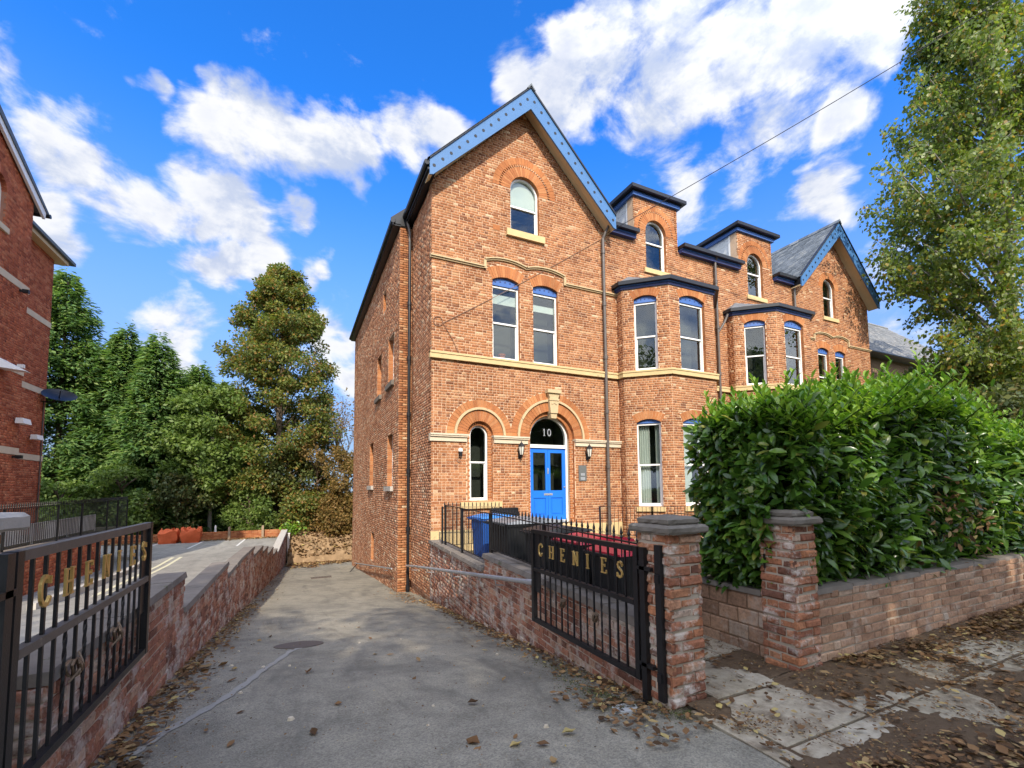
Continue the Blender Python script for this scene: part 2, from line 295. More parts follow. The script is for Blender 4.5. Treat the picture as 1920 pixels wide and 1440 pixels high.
class MB:
    def __init__(s): s.v = []; s.f = []
    def add(s, vs, fs):
        b = len(s.v); s.v += [tuple(v) for v in vs]; s.f += [tuple(i+b for i in f) for f in fs]
    def box(s, x0, x1, y0, y1, z0, z1): s.add([(x0, y0, z0), (x1, y0, z0), (x1, y1, z0), (x0, y1, z0), (x0, y0, z1), (x1, y0, z1), (x1, y1, z1), (x0, y1, z1)], BOXF); return s
    def obox(s, fr, a, b, c, d, e, f):      # box in a wall frame: along, out, up
        s.add([fr(x, y, z) for x, y, z in ((a, c, e), (b, c, e), (b, d, e), (a, d, e), (a, c, f), (b, c, f), (b, d, f), (a, d, f))], BOXF); return s
    def bar(s, p, q, w, h=None):
        p = Vector(p); q = Vector(q); h = h or w; d = (q-p).normalized(); up = Vector((0, 0, 1)) if abs(d.z) < .95 else Vector((0, 1, 0))
        a = d.cross(up).normalized()*w/2; b = a.cross(d).normalized()*h/2
        s.add([p-a-b, p+a-b, p+a+b, p-a+b, q-a-b, q+a-b, q+a+b, q-a+b], BOXF); return s
    def tube(s, pts, r, n=8, r1=None, cap=True):
        pts = [Vector(p) for p in pts]; rings = []; N = len(pts); prev = None
        for i, p in enumerate(pts):
            d = (pts[min(i+1, N-1)]-pts[max(i-1, 0)]).normalized()
            if prev is None:
                up = Vector((0, 0, 1)) if abs(d.z) < .9 else Vector((0, 1, 0)); a = d.cross(up).normalized()
            else: a = (prev - d*prev.dot(d)).normalized()
            prev = a; b = d.cross(a); rr = r + ((r1-r)*i/(N-1) if r1 is not None and N > 1 else 0)
            rings.append([p + (a*math.cos(t)+b*math.sin(t))*rr for t in (2*PI*k/n for k in range(n))])
        vs = [v for R_ in rings for v in R_]; fs = [(i*n+k, i*n+(k+1) % n, (i+1)*n+(k+1) % n, (i+1)*n+k) for i in range(N-1) for k in range(n)]
        if cap: fs += [tuple(range(n-1, -1, -1)), tuple((N-1)*n+k for k in range(n))]
        s.add(vs, fs); return s
    def prism(s, poly, off):                 # polygon (3d points) pushed along a vector
        poly = [Vector(p) for p in poly]; n = len(poly); off = Vector(off)
        s.add(poly + [p+off for p in poly], [tuple(range(n-1, -1, -1)), tuple(range(n, 2*n))] + [(k, (k+1) % n, n+(k+1) % n, n+k) for k in range(n)]); return s
    def lathe(s, c, prof, n=12):
        c = Vector(c); vs = [c + Vector((r*math.cos(2*PI*k/n), r*math.sin(2*PI*k/n), z)) for r, z in prof for k in range(n)]; N = len(prof)
        s.add(vs, [(i*n+k, i*n+(k+1) % n, (i+1)*n+(k+1) % n, (i+1)*n+k) for i in range(N-1) for k in range(n)] + [tuple(range(n-1, -1, -1)), tuple((N-1)*n+k for k in range(n))]); return s
    def build(s, name, m, parent=None, smooth=False, kind=None, label=None, fix=True):
        off = rloc(parent); me = bpy.data.meshes.new(name)
        me.from_pydata([(v[0]-off.x, v[1]-off.y, v[2]-off.z) for v in s.v], [], s.f)
        if fix:
            import bmesh
            bm = bmesh.new(); bm.from_mesh(me); bmesh.ops.recalc_face_normals(bm, faces=bm.faces); bm.to_mesh(me); bm.free()
        if smooth: me.polygons.foreach_set('use_smooth', [True]*len(me.polygons)); me.set_sharp_from_angle(angle=.7)
        return tag(link(name, me, m, parent), label, kind=kind)
def mesh_thing(mb, name, m, loc, label, cat, group=None, smooth=False):
    loc = Vector(loc); mb.v = [tuple(Vector(v)-loc) for v in mb.v]; o = mb.build(name, m, None, smooth); o.location = loc; return tag(o, label, cat, group)
class Frame:                                 # wall frame: s along, d outwards, z up
    def __init__(s, p, ex): s.p = Vector((p[0], p[1], 0)); s.e = Vector((ex[0], ex[1], 0)).normalized(); s.n = Vector((s.e.y, -s.e.x, 0))
    def __call__(s, a, d, z): return s.p + s.e*a + s.n*d + Vector((0, 0, z))
    def shift(s, d): return Frame(s.p + s.n*d, s.e)
# openings: dict(c, h(half width), z0, zs(springing), rise)
def op_half(o, z, grow=0.):
    if z < o['z0']-grow*.0 or z > o['zs'] + o['rise'] + grow: return None
    if z <= o['zs']: return o['h']
    r, h = o['rise'], o['h']
    if r <= 0: return None
    if o.get('seg'):
        R = (h*h + r*r)/(2*r); cz = o['zs'] + r - R; R += grow; t = R*R - (z-cz)**2
        return min(h, math.sqrt(t)) if t > 0 else None
    t = (h+grow)**2 - (z-o['zs'])**2
    return min(h, math.sqrt(t)) if t > 0 else None
def cut(ivs, a, b):
    out = []
    for x, y in ivs:
        if b <= x or a >= y: out.append((x, y)); continue
        if a > x: out.append((x, a))
        if b < y: out.append((b, y))
    return out
def make_spans(base, ops, grow=0.):
    def f(z):
        iv = base(z)
        for o in ops:
            h = op_half(o, z, grow)
            if h: iv = cut(iv, o['c']-h, o['c']+h)
        return [(a, b) for a, b in iv if b-a > .02]
    return f
def pred_spans(pred, s0, s1, step=.03):
    S = np.arange(s0, s1+step*.5, step)
    def f(z):
        iv = []; st = None
        for x in S:
            if pred(x, z):
                if st is None: st = x
                en = x
            elif st is not None: iv.append((st, en)); st = None
        if st is not None: iv.append((st, en))
        return [(a, b) for a, b in iv if b-a > .03]
    return f
def backing(fr, spans, z0, z1, thick, name, m, parent, row=.075, inset=0.):
    rows = []; z = z0
    while z < z1-1e-4:
        zt = min(z+row, z1); iv = spans((z+zt)/2)
        if rows and rows[-1][2] == iv: rows[-1][1] = zt
        else: rows.append([z, zt, iv])
        z = zt
    mb = MB()
    for a, b, iv in rows:
        for x, y in iv: mb.obox(fr, x+inset, y-inset, -thick, 0, a, b)
    return mb.build(name, m, parent, fix=False)
# unit bricks: x 0..1, outwards is -y (0 at the face), z 0..1 ; a few worn variants
def unit_brick(seed, soft):
    R = random.Random(seed); c = .03*soft; j = lambda a: R.uniform(-a, a)*soft
    v = [(0, 1, 0), (1, 1, 0), (1, 1, 1), (0, 1, 1), (j(.008), c*5, j(.03)), (1+j(.008), c*5, j(.03)), (1+j(.008), c*5, 1+j(.03)), (j(.008), c*5, 1+j(.03)),
         (.012*soft+abs(j(.012)), j(.05), .05*soft+abs(j(.05))), (1-.012*soft-abs(j(.012)), j(.05), .05*soft+abs(j(.05))), (1-.012*soft-abs(j(.012)), j(.05), 1-.05*soft-abs(j(.05))), (.012*soft+abs(j(.012)), j(.05), 1-.05*soft-abs(j(.05)))]
    f = []
    for a in (0, 4):
        for k in range(4): f.append((a+k, a+(k+1) % 4, a+4+(k+1) % 4, a+4+k))
    f.append((8, 9, 10, 11)); return np.array(v, float), f
UB = {}
def bricks(parent, fr, spans, z0, z1, mname, course=.075, joint=.010, L=.215, bond=lambda i: (i % 2, 0), n_single=0, soft=1., proud=.007, rough=.003, depth=.05, name='brick', wander=0.):
    R = random.Random(hash((round(fr.p.x, 2), round(fr.p.y, 2), round(z0, 2))) & 0xffff)
    P = []; i = 0; z = z0; H2 = (L-joint)/2
    while z < z1-.03:
        zm = z + course/2; hdr = bond(i)
        for a, b in spans(zm):
            k0 = math.floor((a-1)/(L+joint)); s = None
            if hdr == 'h': pat = [H2]; off = H2/2
            elif hdr == 'f': pat = [L, H2]; off = (i % 2)*(L+H2+2*joint)/2
            else: pat = [L]; off = (i % 2)*(L+joint)/2
            per = sum(p+joint for p in pat); s = math.floor((a+off)/per)*per - off
            q = 0
            while s < b:
                w = pat[q % len(pat)]; x0, x1 = max(s, a), min(s+w, b)
                if x1-x0 > .028: P.append((x0, x1, z+joint/2 + R.uniform(-wander, wander), course-joint, proud + R.uniform(-rough, rough)))
                s += w+joint; q += 1
        z += course; i += 1
    if not P: return
    off = rloc(parent); n_s = 0
    if n_single:
        P.sort(key=lambda p: (fr((p[0]+p[1])/2, 0, p[2]) - CAM).length)
        for x0, x1, zz, h, d in P[:n_single]:
            key = (mname, R.randrange(5), soft)
            if key not in UB:
                v, f = unit_brick(key[1], soft); me = bpy.data.meshes.new('brick'); me.from_pydata(v, [], f); me.materials.append(MAT[mname]); UB[key] = me
            o = bpy.data.objects.new(name, UB[key]); COL.objects.link(o); o.parent = parent
            o.location = fr(x0, d, zz) - off; o.scale = (x1-x0, depth, h); o.rotation_euler = (0, 0, math.atan2(fr.e.y, fr.e.x)); n_s += 1
    P = P[n_single:]
    if not P: return
    A = np.array(P); n = len(A); vs = [unit_brick(k, soft) for k in range(5)]
    tv = np.stack([v for v, _ in vs]); F0 = np.array(vs[0][1]); pick = rng.integers(0, 5, n)
    T = tv[pick]                                              # n,12,3
    s = A[:, 0, None] + T[:, :, 0]*(A[:, 1]-A[:, 0])[:, None]; d = A[:, 4, None] - T[:, :, 1]*depth; zz = A[:, 2, None] + T[:, :, 2]*A[:, 3, None]
    e, nn, p = np.array(fr.e), np.array(fr.n), np.array(fr.p - off)
    V = p + s[..., None]*e + d[..., None]*nn; V[..., 2] += zz
    F = (np.arange(n)[:, None, None]*12 + F0[None]).reshape(-1, 4)
    o = link('brickwork', fast_mesh('brickwork', V.reshape(-1, 3), F), mname, parent); o['kind'] = 'stuff'
    return o
def arch(parent, fr, c, cz, r0, r1, a0, a1, n, m='brick_arch', front=.012, depth=.12, name='arch_brick', single=True, gap=.006, half=False):
    mb = MB()
    for k in range(n):
        ta = a0 + (a1-a0)*k/n; tb = a0 + (a1-a0)*(k+1)/n; g = gap/2
        ta += g/r0*math.copysign(1, a1-a0); tb -= g/r0*math.copysign(1, a1-a0)
        dd = front + random.uniform(-.002, .002)
        pts = [(r0, ta), (r1, ta), (r1, tb), (r0, tb)]
        poly = [fr(c + r*math.cos(t), dd, cz + r*math.sin(t)) for r, t in pts]
        if single: MB().prism(poly, -fr.n*depth).build(name, m, parent)
        else: mb.prism(poly, -fr.n*depth)
    if not single: o = mb.build('arch_ring', m, parent); o['kind'] = 'stuff'
def arc_strip(mb, fr, c, cz, r0, r1, a0, a1, n, d0, d1):
    for k in range(n):
        ta = a0 + (a1-a0)*k/n; tb = a0 + (a1-a0)*(k+1)/n
        mb.prism([fr(c + r*math.cos(t), d1, cz + r*math.sin(t)) for r, t in ((r0, ta), (r1, ta), (r1, tb), (r0, tb))], fr.n*(d0-d1))
def outline(h, z0, zs, rise, seg, inset=0., n=10):
    h2 = h-inset; pts = [(-h2, z0+inset), (h2, z0+inset)]
    if rise <= 0: return pts + [(h2, zs-inset), (-h2, zs-inset)]
    if seg:
        R = (h*h+rise*rise)/(2*rise); cz = zs+rise-R; R -= inset; a = math.asin(min(1, h2/R))
        return pts + [(R*math.sin(a-2*a*k/n), cz + R*math.cos(a-2*a*k/n)) for k in range(n+1)]
    return pts + [(h2*math.cos(PI*k/n), zs + h2*math.sin(PI*k/n)) for k in range(n+1)]
def ring(mb, fr, c, o, i, d0, d1):           # frame ring between outlines o and i, from depth d0 (front) to d1
    n = len(o); vs = []
    for d in (d0, d1):
        vs += [fr(c+x, d, z) for x, z in o] + [fr(c+x, d, z) for x, z in i]
    fs = []
    for k in range(n):
        k2 = (k+1) % n
        fs += [(k, k2, n+k2, n+k), (2*n+k, 3*n+k, 3*n+k2, 2*n+k2), (k, 2*n+k, 2*n+k2, k2), (n+k, n+k2, 3*n+k2, 3*n+k)]
    mb.add(vs, fs)
def window(parent, fr, c, h, z0, zs, rise=0., seg=False, recess=.11, mid=None, fw=.055, panel=None, blind=None, curtains=False, sill=None, sillh=.16, silldep=.07, sillm='sandstone', room=.55, name='window', pot=False):
    """sash window: frame > pane, pane, sill, blind, interior"""
    ztop = zs + rise
    d = -recess; ph = 0
    if panel:                                 # blue boarded head above the sashes
        pb = panel
        w_top, w_rise = pb, 0.
    else: w_top, w_rise = zs, rise
    mb = MB(); O = outline(h, z0, w_top, w_rise, seg); I = outline(h, z0, w_top, w_rise, seg, fw)
    ring(mb, fr, c, O, I, d, d-.09)
    tz = w_top + w_rise; mid = mid or (z0+tz)/2
    mb.obox(fr, c-h+fw*.6, c+h-fw*.6, d-.06, d-.012, mid-.024, mid+.024)                 # meeting rail
    hi = h-fw; st = .032
    mb.obox(fr, c-hi, c-hi+st, d-.075, d-.045, z0+fw, mid); mb.obox(fr, c+hi-st, c+hi, d-.075, d-.045, z0+fw, mid); mb.obox(fr, c-hi+st, c+hi-st, d-.075, d-.045, z0+fw, z0+fw+.055)
    fo = mb.build(name, 'white_paint', parent)
    MB().obox(fr, c-hi+st*.6, c+hi-st*.6, d-.066, d-.06, z0+fw+.05, mid-.02).build('pane', 'glass', fo)
    pts = [(x, z) for x, z in outline(h, z0, w_top, w_rise, seg, fw-.006) if z > mid]
    up = [(-hi-.006, mid+.02), (hi+.006, mid+.02)] + pts
    MB().prism([fr(c+x, d-.036, z) for x, z in up], fr.n*-.006).build('pane', 'glass', fo)
    if panel:
        po = outline(h, panel+.004, zs, rise, True)
        mp = MB(); mp.prism([fr(c+x, d+.035, z) for x, z in po], fr.n*-.06)
        pn = mp.build('lintel_board', 'blue_trim', fo); ms = MB()
        for k in range(5):
            x = -h*.72 + h*.36*k; zz = panel + .45*(zs-panel) + .5*rise*(1-(x/h)**2) + .02
            ms.prism([fr(c+x+.022*math.cos(t), d+.035, zz+.022*math.sin(t)) for t in (2*PI*q/8 for q in range(8))], fr.n*.012)
        ms.build('stud', 'navy_trim', pn)
    b = MB(); b.obox(fr, c-h-.02, c+h+.02, d-.09-room, d-.09-room+.03, z0-.05, ztop)
    b.obox(fr, c-h-.05, c-h-.02, d-.09-room, d-.092, z0-.05, ztop); b.obox(fr, c+h+.02, c+h+.05, d-.09-room, d-.092, z0-.05, ztop); b.obox(fr, c-h-.05, c+h+.05, d-.09-room, d-.092, ztop, ztop+.03); b.obox(fr, c-h-.05, c+h+.05, d-.09-room, d-.092, z0-.09, z0-.05)
    b.build('interior', 'interior_dark', fo)
    if blind:
        zb, zt = blind; bm = MB()
        if zt is None:
            q = [(x, z) for x, z in outline(h, z0, w_top, w_rise, seg, fw) if z > zb]; bm.prism([fr(c+x, d-.105, z) for x, z in [(-hi, zb), (hi, zb)] + q], fr.n*-.01)
        else: bm.obox(fr, c-hi, c+hi, d-.12, d-.105, zb, zt)
        bm.build('blind', 'blind_white', fo)
    if curtains:
        for sgn, wd in ((-1, .66), (1, .34)):
            cm = MB(); n = 14; x0 = -hi if sgn < 0 else hi - 2*hi*wd*.6; x1 = x0 + 2*hi*wd*.8
            for k in range(n):
                xa, xb = x0+(x1-x0)*k/n, x0+(x1-x0)*(k+1)/n; da, db = [d-.16+.03*math.sin(q*2.1) for q in (k, k+1)]
                cm.add([fr(c+xa, da, z0+fw), fr(c+xb, db, z0+fw), fr(c+xb, db, tz-fw), fr(c+xa, da, tz-fw), fr(c+xa, da-.01, z0+fw), fr(c+xb, db-.01, z0+fw), fr(c+xb, db-.01, tz-fw), fr(c+xa, da-.01, tz-fw)], BOXF)
            cm.build('curtain', 'curtain_white', fo)
    if sill:
        MB().obox(fr, c-h-sill, c+h+sill, -.2, silldep, z0-sillh, z0-.002).build('sill', sillm, fo)
    if pot:
        MB().lathe(fr(c-.02, d-.2, z0+.05), [(.07, 0), (.10, .16), (.115, .16), (.115, .2), (.08, .2)], 10).build('plant_pot', 'terracotta', fo)
    return fo
def reveal(parent, fr, c, h, z0, zs, depth, m, course=.075):
    mb = MB(); z = z0; k = 0
    while z < zs-.02:
        for sg in (-1, 1):
            a = c + sg*h; mb.obox(fr, min(a, a-sg*.006), max(a, a-sg*.006), -depth, -.004, z+.005, min(z+course-.005, zs))
        z += course
    o = mb.build('reveal_bricks', m, parent); o['kind'] = 'stuff'

# ------------------------------------------------------------------ ground
def interp(x, t): return float(np.interp(x, [a for a, _ in t], [b for _, b in t]))
ZR = [(-3, 0), (2.0, .0), (2.6, -.04), (3.4, -.16), (5, -.37), (6, -.51), (7.8, -.76), (10.6, -1.13), (13.65, -1.46), (18, -1.80), (24.4, -2.35), (28, -2.6), (34, -2.75)]
ZK = [(2, 0), (3, .09), (4.2, .17), (8.4, .22), (15.7, .12), (24, .05), (30, 0)]
def drive_z(u, v): return interp(v, ZR) + interp(v, ZK)*min(1.1, max(-.2, (2.6-u)/3.7))
def sheet(name, us, vs, zf, m, kind='structure', parent=None):
    us = list(us); vs = list(vs); V = [(u, v, zf(u, v)) for v in vs for u in us]; n = len(us)
    F = [(j*n+i, j*n+i+1, (j+1)*n+i+1, (j+1)*n+i) for j in range(len(vs)-1) for i in range(n-1)]
    o = link(name, fast_mesh(name, V, F), m, parent); o.data.polygons.foreach_set('use_smooth', [True]*len(F)); return tag(o, kind=kind)
lin = np.linspace
def ubend(v): return -1.1 + .036*max(0., v-12)
def wobble(u, v): return .006*math.sin(u*3.1+v*1.7) + .004*math.sin(u*7.3-v*5.1)
# drive: columns follow the curved left wall
vs = lin(-1.5, 31, 170); V = []; nU = 26
for v in vs:
    ul = ubend(v)-.06; ur = 2.56 if v < 2.6 else (2.7 + (v-2.9)*.07 if v < 13.7 else (3.4 if v < 25.6 else 12.))
    ul = -1.6 if v < 2.5 else ul
    for i in range(nU):
        u = ul + (ur-ul)*i/(nU-1); V.append((u, v, drive_z(min(u, 3.4), v) + wobble(u, v)))
F = [(j*nU+i, j*nU+i+1, (j+1)*nU+i+1, (j+1)*nU+i) for j in range(len(vs)-1) for i in range(nU-1)]
drive = link('drive', fast_mesh('drive', V, F), 'asphalt'); drive['kind'] = 'structure'; drive.data.polygons.foreach_set('use_smooth', [True]*len(F))
# pale tar seam across the drive
path = [(-.92, 3.75), (-.84, 4.0), (-.66, 4.36), (-.5, 4.74), (-.37, 5.15), (-.29, 5.54), (-.17, 5.98), (-.02, 6.6), (.1, 6.75)]
mb = MB()
for k in range(len(path)-1):
    for q in range(4):
        t0, t1 = q/4, (q+1)/4
        a = Vector(path[k]).lerp(Vector(path[k+1]), t0); b = Vector(path[k]).lerp(Vector(path[k+1]), t1); n_ = Vector((-(b-a).y, (b-a).x)).normalized()
        w0, w1 = .035+.012*math.sin(9.1*(k+t0)), .035+.012*math.sin(9.1*(k+t1))
        pts = [a-n_*w0, a+n_*w0, b+n_*w1, b-n_*w1]; mb.add([(p.x, p.y, drive_z(p.x, p.y)+wobble(p.x, p.y)+.006) for p in pts], [(0, 1, 2, 3)])
mb.build('seam', 'seam', drive)
# pavement soil, slabs
pave_base = sheet('pavement', lin(2.56, 15, 12), lin(-2.2, 2.56, 8), lambda u, v: -.05, 'soil')
left_pave = sheet('pavement', lin(-30, -1.45, 10), lin(-2.2, 2.62, 6), lambda u, v: .0, 'asphalt_pale')
def slab(u0, u1, v0, v1, z=0.):
    g = .012; t = random.uniform(-.007, .007); tx, ty = random.uniform(-.006, .006), random.uniform(-.006, .006); c = .012
    def zz(u, v): return z + t + tx*(u-u0) + ty*(v-v0)
    a, b, c_, d = u0+g, u1-g, v0+g, v1-g
    j = lambda: random.uniform(-.008, .008)
    base = [(a+j(), c_+j()), (b+j(), c_+j()), (b+j(), d+j()), (a+j(), d+j())]
    mb = MB(); top = [(x+(c if x < (a+b)/2 else -c), y+(c if y < (c_+d)/2 else -c)) for x, y in base]
    vsx = [(x, y, z-.05) for x, y in base] + [(x, y, zz(x, y)-.008) for x, y in base] + [(x, y, zz(x, y)) for x, y in top]
    mb.add(vsx, [(k, (k+1) % 4, 4+(k+1) % 4, 4+k) for k in range(4)] + [(4+k, 4+(k+1) % 4, 8+(k+1) % 4, 8+k) for k in range(4)] + [(8, 9, 10, 11)])
    mb.build('slab', 'paving_slab', pave_base)
# edging row along the drive, then flags
for v in (2.5, 1.75, 1.0, .25, -.5): slab(2.58, 2.75, v-.75, v)
row = 0
for v0, dv in ((1.88, .62), (1.26, .62), (.64, .62), (.02, .62), (-.6, .62), (-1.22, .62)):
    u = 2.76 + (0 if row % 2 == 0 else -.3)
    while u < 9.6:
        w = .62 if random.random() < .4 else .9
        slab(max(u, 2.76), u+w, v0, v0+dv); u += w
    row += 1
for v0 in (2.5, 3.12, 3.74, 4.36, 4.98, 5.6, 6.22, 6.84, 7.46, 8.08, 8.7):
    du = (v0-2.5)*.42
    slab(2.9+du, 3.42+du, v0, v0+.62); slab(3.42+du, 3.96+du, v0, v0+.62, 0)
# earth spilling over the flags: rises above them where it has gathered
CLR = [(3.0, 2.1, .42, 1.3), (3.35, 1.95, .3, 1.0), (3.3, 2.85, .32, 1.1), (3.6, 3.2, .25, .8), (4.0, 1.95, .24, .55), (4.4, 1.75, .28, .8), (5.0, 2.1, .34, 1.), (5.8, 2.05, .45, 1.1), (6.6, 1.9, .5, 1.1), (2.68, 2.1, .12, .9), (3.5, 1.55, .25, .7), (4.3, 1.4, .3, .5)]
DRT = [(2.72, 2.42, .16, 1.2), (3.75, 2.35, .24, 1.), (3.55, 3.0, .16, .9), (4.4, 2.25, .4, 1.1), (3.5, 1.7, .2, .7), (3.1, 1.5, .35, 1.), (4.7, 1.6, .3, .6), (5.6, 2.42, .35, 1.2), (6.5, 2.45, .5, 1.4), (7.6, 2.4, .7, 1.6), (8.8, 2.2, .9, 1.5), (5.4, 1.2, .6, .8), (4.0, 1.1, .5, .8), (2.5, 2.5, .1, .6)]
from mathutils import noise as mn
def soil_z(u, v):
    n = mn.fractal(Vector((u*2.1, v*2.9, 3.3)), .7, 2.2, 6)*.55 + mn.noise(Vector((u*23, v*23, 1.)))*.14
    for x, y, r, a in CLR: n -= a*math.exp(-(((u-x)**2+(v-y)**2)/(r*r)))
    for x, y, r, a in DRT: n += a*math.exp(-(((u-x)**2+(v-y)**2)/(r*r)))
    return max(-.03, min(.028, .0025 + .030*n))
sheet('soil', lin(2.60, 10.5, 300), lin(.2, 2.56, 100), soil_z, 'soil', kind='stuff')
sheet('soil', lin(2.93, 3.98, 40), lin(2.57, 5.2, 90), soil_z, 'soil', kind='stuff')
# street behind the camera
sheet('road', lin(-40, 40, 3), lin(-9.2, -2.2, 3), lambda u, v: -.1, 'asphalt')
sheet('drive_mouth', lin(-1.6, 2.56, 4), lin(-2.3, -1.4, 3), lambda u, v: -.02 + (v+1.4)*.06, 'asphalt')
sheet('far_pavement', lin(-40, 40, 3), lin(-12, -9.2, 3), lambda u, v: .0, 'asphalt_pale')
sheet('pavement_right', lin(15, 60, 3), lin(-2.2, 2.56, 3), lambda u, v: -.01, 'asphalt_pale')
sheet('front_lawn', lin(-60, 60, 3), lin(-60, -12, 3), lambda u, v: .02, 'lawn')
# gardens, car park, land behind
V = []; gv = lin(2.57, 11.58, 20)
for v in gv:
    a = 2.72 + .07*(v-2.93)
    for i in range(24): V.append((a+(45-a)*(i/23)**1.6, v, -.06))
F = [(j*24+i, j*24+i+1, (j+1)*24+i+1, (j+1)*24+i) for j in range(19) for i in range(23)]
link('garden', fast_mesh('garden', V, F), 'ground_earth')['kind'] = 'structure'
def carpark_z(u, v): return interp(v, [(-10, .05), (2.6, .05), (8, -.45), (14, -.85), (20, -1.02), (31.5, -1.22)])
V = []; cv = lin(2.6, 31, 60)
for v in cv:
    for i in range(20): u = -32 + (ubend(v)-.2+32)*i/19; V.append((u, v, carpark_z(u, v)))
F = [(j*20+i, j*20+i+1, (j+1)*20+i+1, (j+1)*20+i) for j in range(len(cv)-1) for i in range(19)]
cp = link('car_park', fast_mesh('car_park', V, F), 'asphalt_pale'); cp['kind'] = 'structure'
def marking(name, m, pts, w):
    mb = MB()
    for (a, b) in zip(pts[:-1], pts[1:]):
        a = Vector(a); b = Vector(b); n_ = Vector((-(b-a).y, (b-a).x)).normalized()*w/2
        mb.add([(p.x, p.y, carpark_z(p.x, p.y)+.006) for p in (a-n_, a+n_, b+n_, b-n_)], [(0, 1, 2, 3)])
    mb.build(name, m, cp)
marking('yellow_line', 'line_yellow', [(-4.25, 14), (-4.3, 17), (-4.32, 19.8), (-4.42, 22.5)], .11)
marking('yellow_line', 'line_yellow', [(-3.98, 14), (-4.03, 17), (-4.05, 19.8), (-4.15, 22.5)], .11)
for k in range(4): marking('bay_line', 'line_white', [(-6.6+k*2.0, 30.4), (-6.6+k*2.0, 26.2 if k else 28)], .09)
marking('bay_line', 'line_white', [(-2.0, 8), (-1.9, 16), (-1.7, 23)], .12)
kb = MB()
for a, b in (((-4.75, 12.5), (-4.75, 18)), ((-4.75, 18), (-4.95, 20.5)), ((-4.95, 20.5), (-5.4, 22.2)), ((-5.4, 22.2), (-6.2, 23))):
    kb.bar((a[0], a[1], carpark_z(*a)+.03), (b[0], b[1], carpark_z(*b)+.03), .14, .2)
kb.build('kerb', 'concrete_cap', cp)
sheet('rear_ground', lin(-45, 45, 40), lin(31.0, 75, 20), lambda u, v: -1.15 + .10*mn.noise(Vector((u*.3, v*.3, 0))) - max(0, v-40)*.03, 'ground_earth')
sheet('terrain', lin(-900, 900, 7), lin(-900, 900, 7), lambda u, v: -4.2, 'lawn')
# earth bank at the foot of the drive
def bank_z(u, v):
    t = (v-29.0)/1.5
    return -2.7 + 1.62*max(0, min(1, t))**.7 + .16*mn.fractal(Vector((u*1.6, v*1.9, 7)), .8, 2, 5)
sheet('earth_bank', lin(ubend(29)+.12, 14, 130), lin(29.0, 31.4, 30), bank_z, 'bank_earth')

# ------------------------------------------------------------------ the brick house
WV = 11.6
HOUSE = empty('brick_house', (3.19, WV, 0), 'tall orange brick Victorian house with blue bargeboards, canted bays and a blue front door', 'house')
FR = Frame((0, WV), (1, 0))                  # s equals u
GC1, GC2 = 6.06, 21.6; UL, UR = 3.19, 24.4
APEX, SL = 13.49, 1.04                       # top edge of the bargeboards
def wall_top(u):
    t = 10.02
    if u < 9.02: t = APEX-.42-SL*abs(u-GC1)
    if u > 18.85: t = APEX-.34-SL*abs(u-GC2)
    for a, b in ((10.27, 12.27), (15.47, 17.5)):
        if a <= u <= b: t = 11.62
    return t
def base_front(z):
    iv = []
    for a, b, top in ((UL, 9.0, None), (9.0, 10.27, 10.02), (10.27, 12.27, 11.62), (12.27, 15.47, 10.02), (15.47, 17.5, 11.62), (17.5, 18.9, 10.02), (18.9, UR, None)):
        if top is None:
            c = GC1 if a < 10 else GC2; w = (APEX-.42-z)/SL if c == GC1 else (APEX-.36-z)/SL
            a2, b2 = max(a, c-w), min(b, c+w)
            if b2 > a2: iv.append((a2, b2))
        elif z < top: iv.append((a, b))
    out = []
    for a, b in iv:
        if out and abs(out[-1][1]-a) < 1e-6: out[-1] = (out[-1][0], b)
        else: out.append((a, b))
    return out
def OP(c, h, z0, zs, rise=0., seg=False): return dict(c=c, h=h, z0=z0, zs=zs, rise=rise, seg=seg)
W1, W2 = 5.41, 6.73
op_w1 = OP(W1, .44, 5.285, 7.62, .12, True); op_w2 = OP(W2, .44, 5.285, 7.62, .12, True)
op_at = OP(GC1, .49, 9.23, 10.52, .49)
op_nw = OP(4.575, .38, 1.24, 3.09, .38); op_dr = OP(6.87, .80, .56, 3.09, .80)
op_d1 = OP(11.24, .47, 9.14, 10.5, .47); op_d2 = OP(16.45, .47, 9.12, 10.46, .47)
op_g2 = OP(21.38, .45, 9.05, 10.4, .45); op_g2a = OP(20.72, .40, 5.285, 7.5, .11, True); op_g2b = OP(21.98, .40, 5.285, 7.5, .11, True)
OPS = [op_w1, op_w2, op_at, op_nw, op_dr, op_d1, op_d2, op_g2, op_g2a, op_g2b]
backing(FR, make_spans(base_front, OPS, .06), -.3, 13.2, .32, 'wall', 'mortar_front', HOUSE)
BAYS = (9.43, 14.66)
def minus(base, cuts):
    def f(z):
        iv = base(z)
        for a, b, za, zb in cuts:
            if za <= z <= zb: iv = cut(iv, a, b)
        return iv
    return f
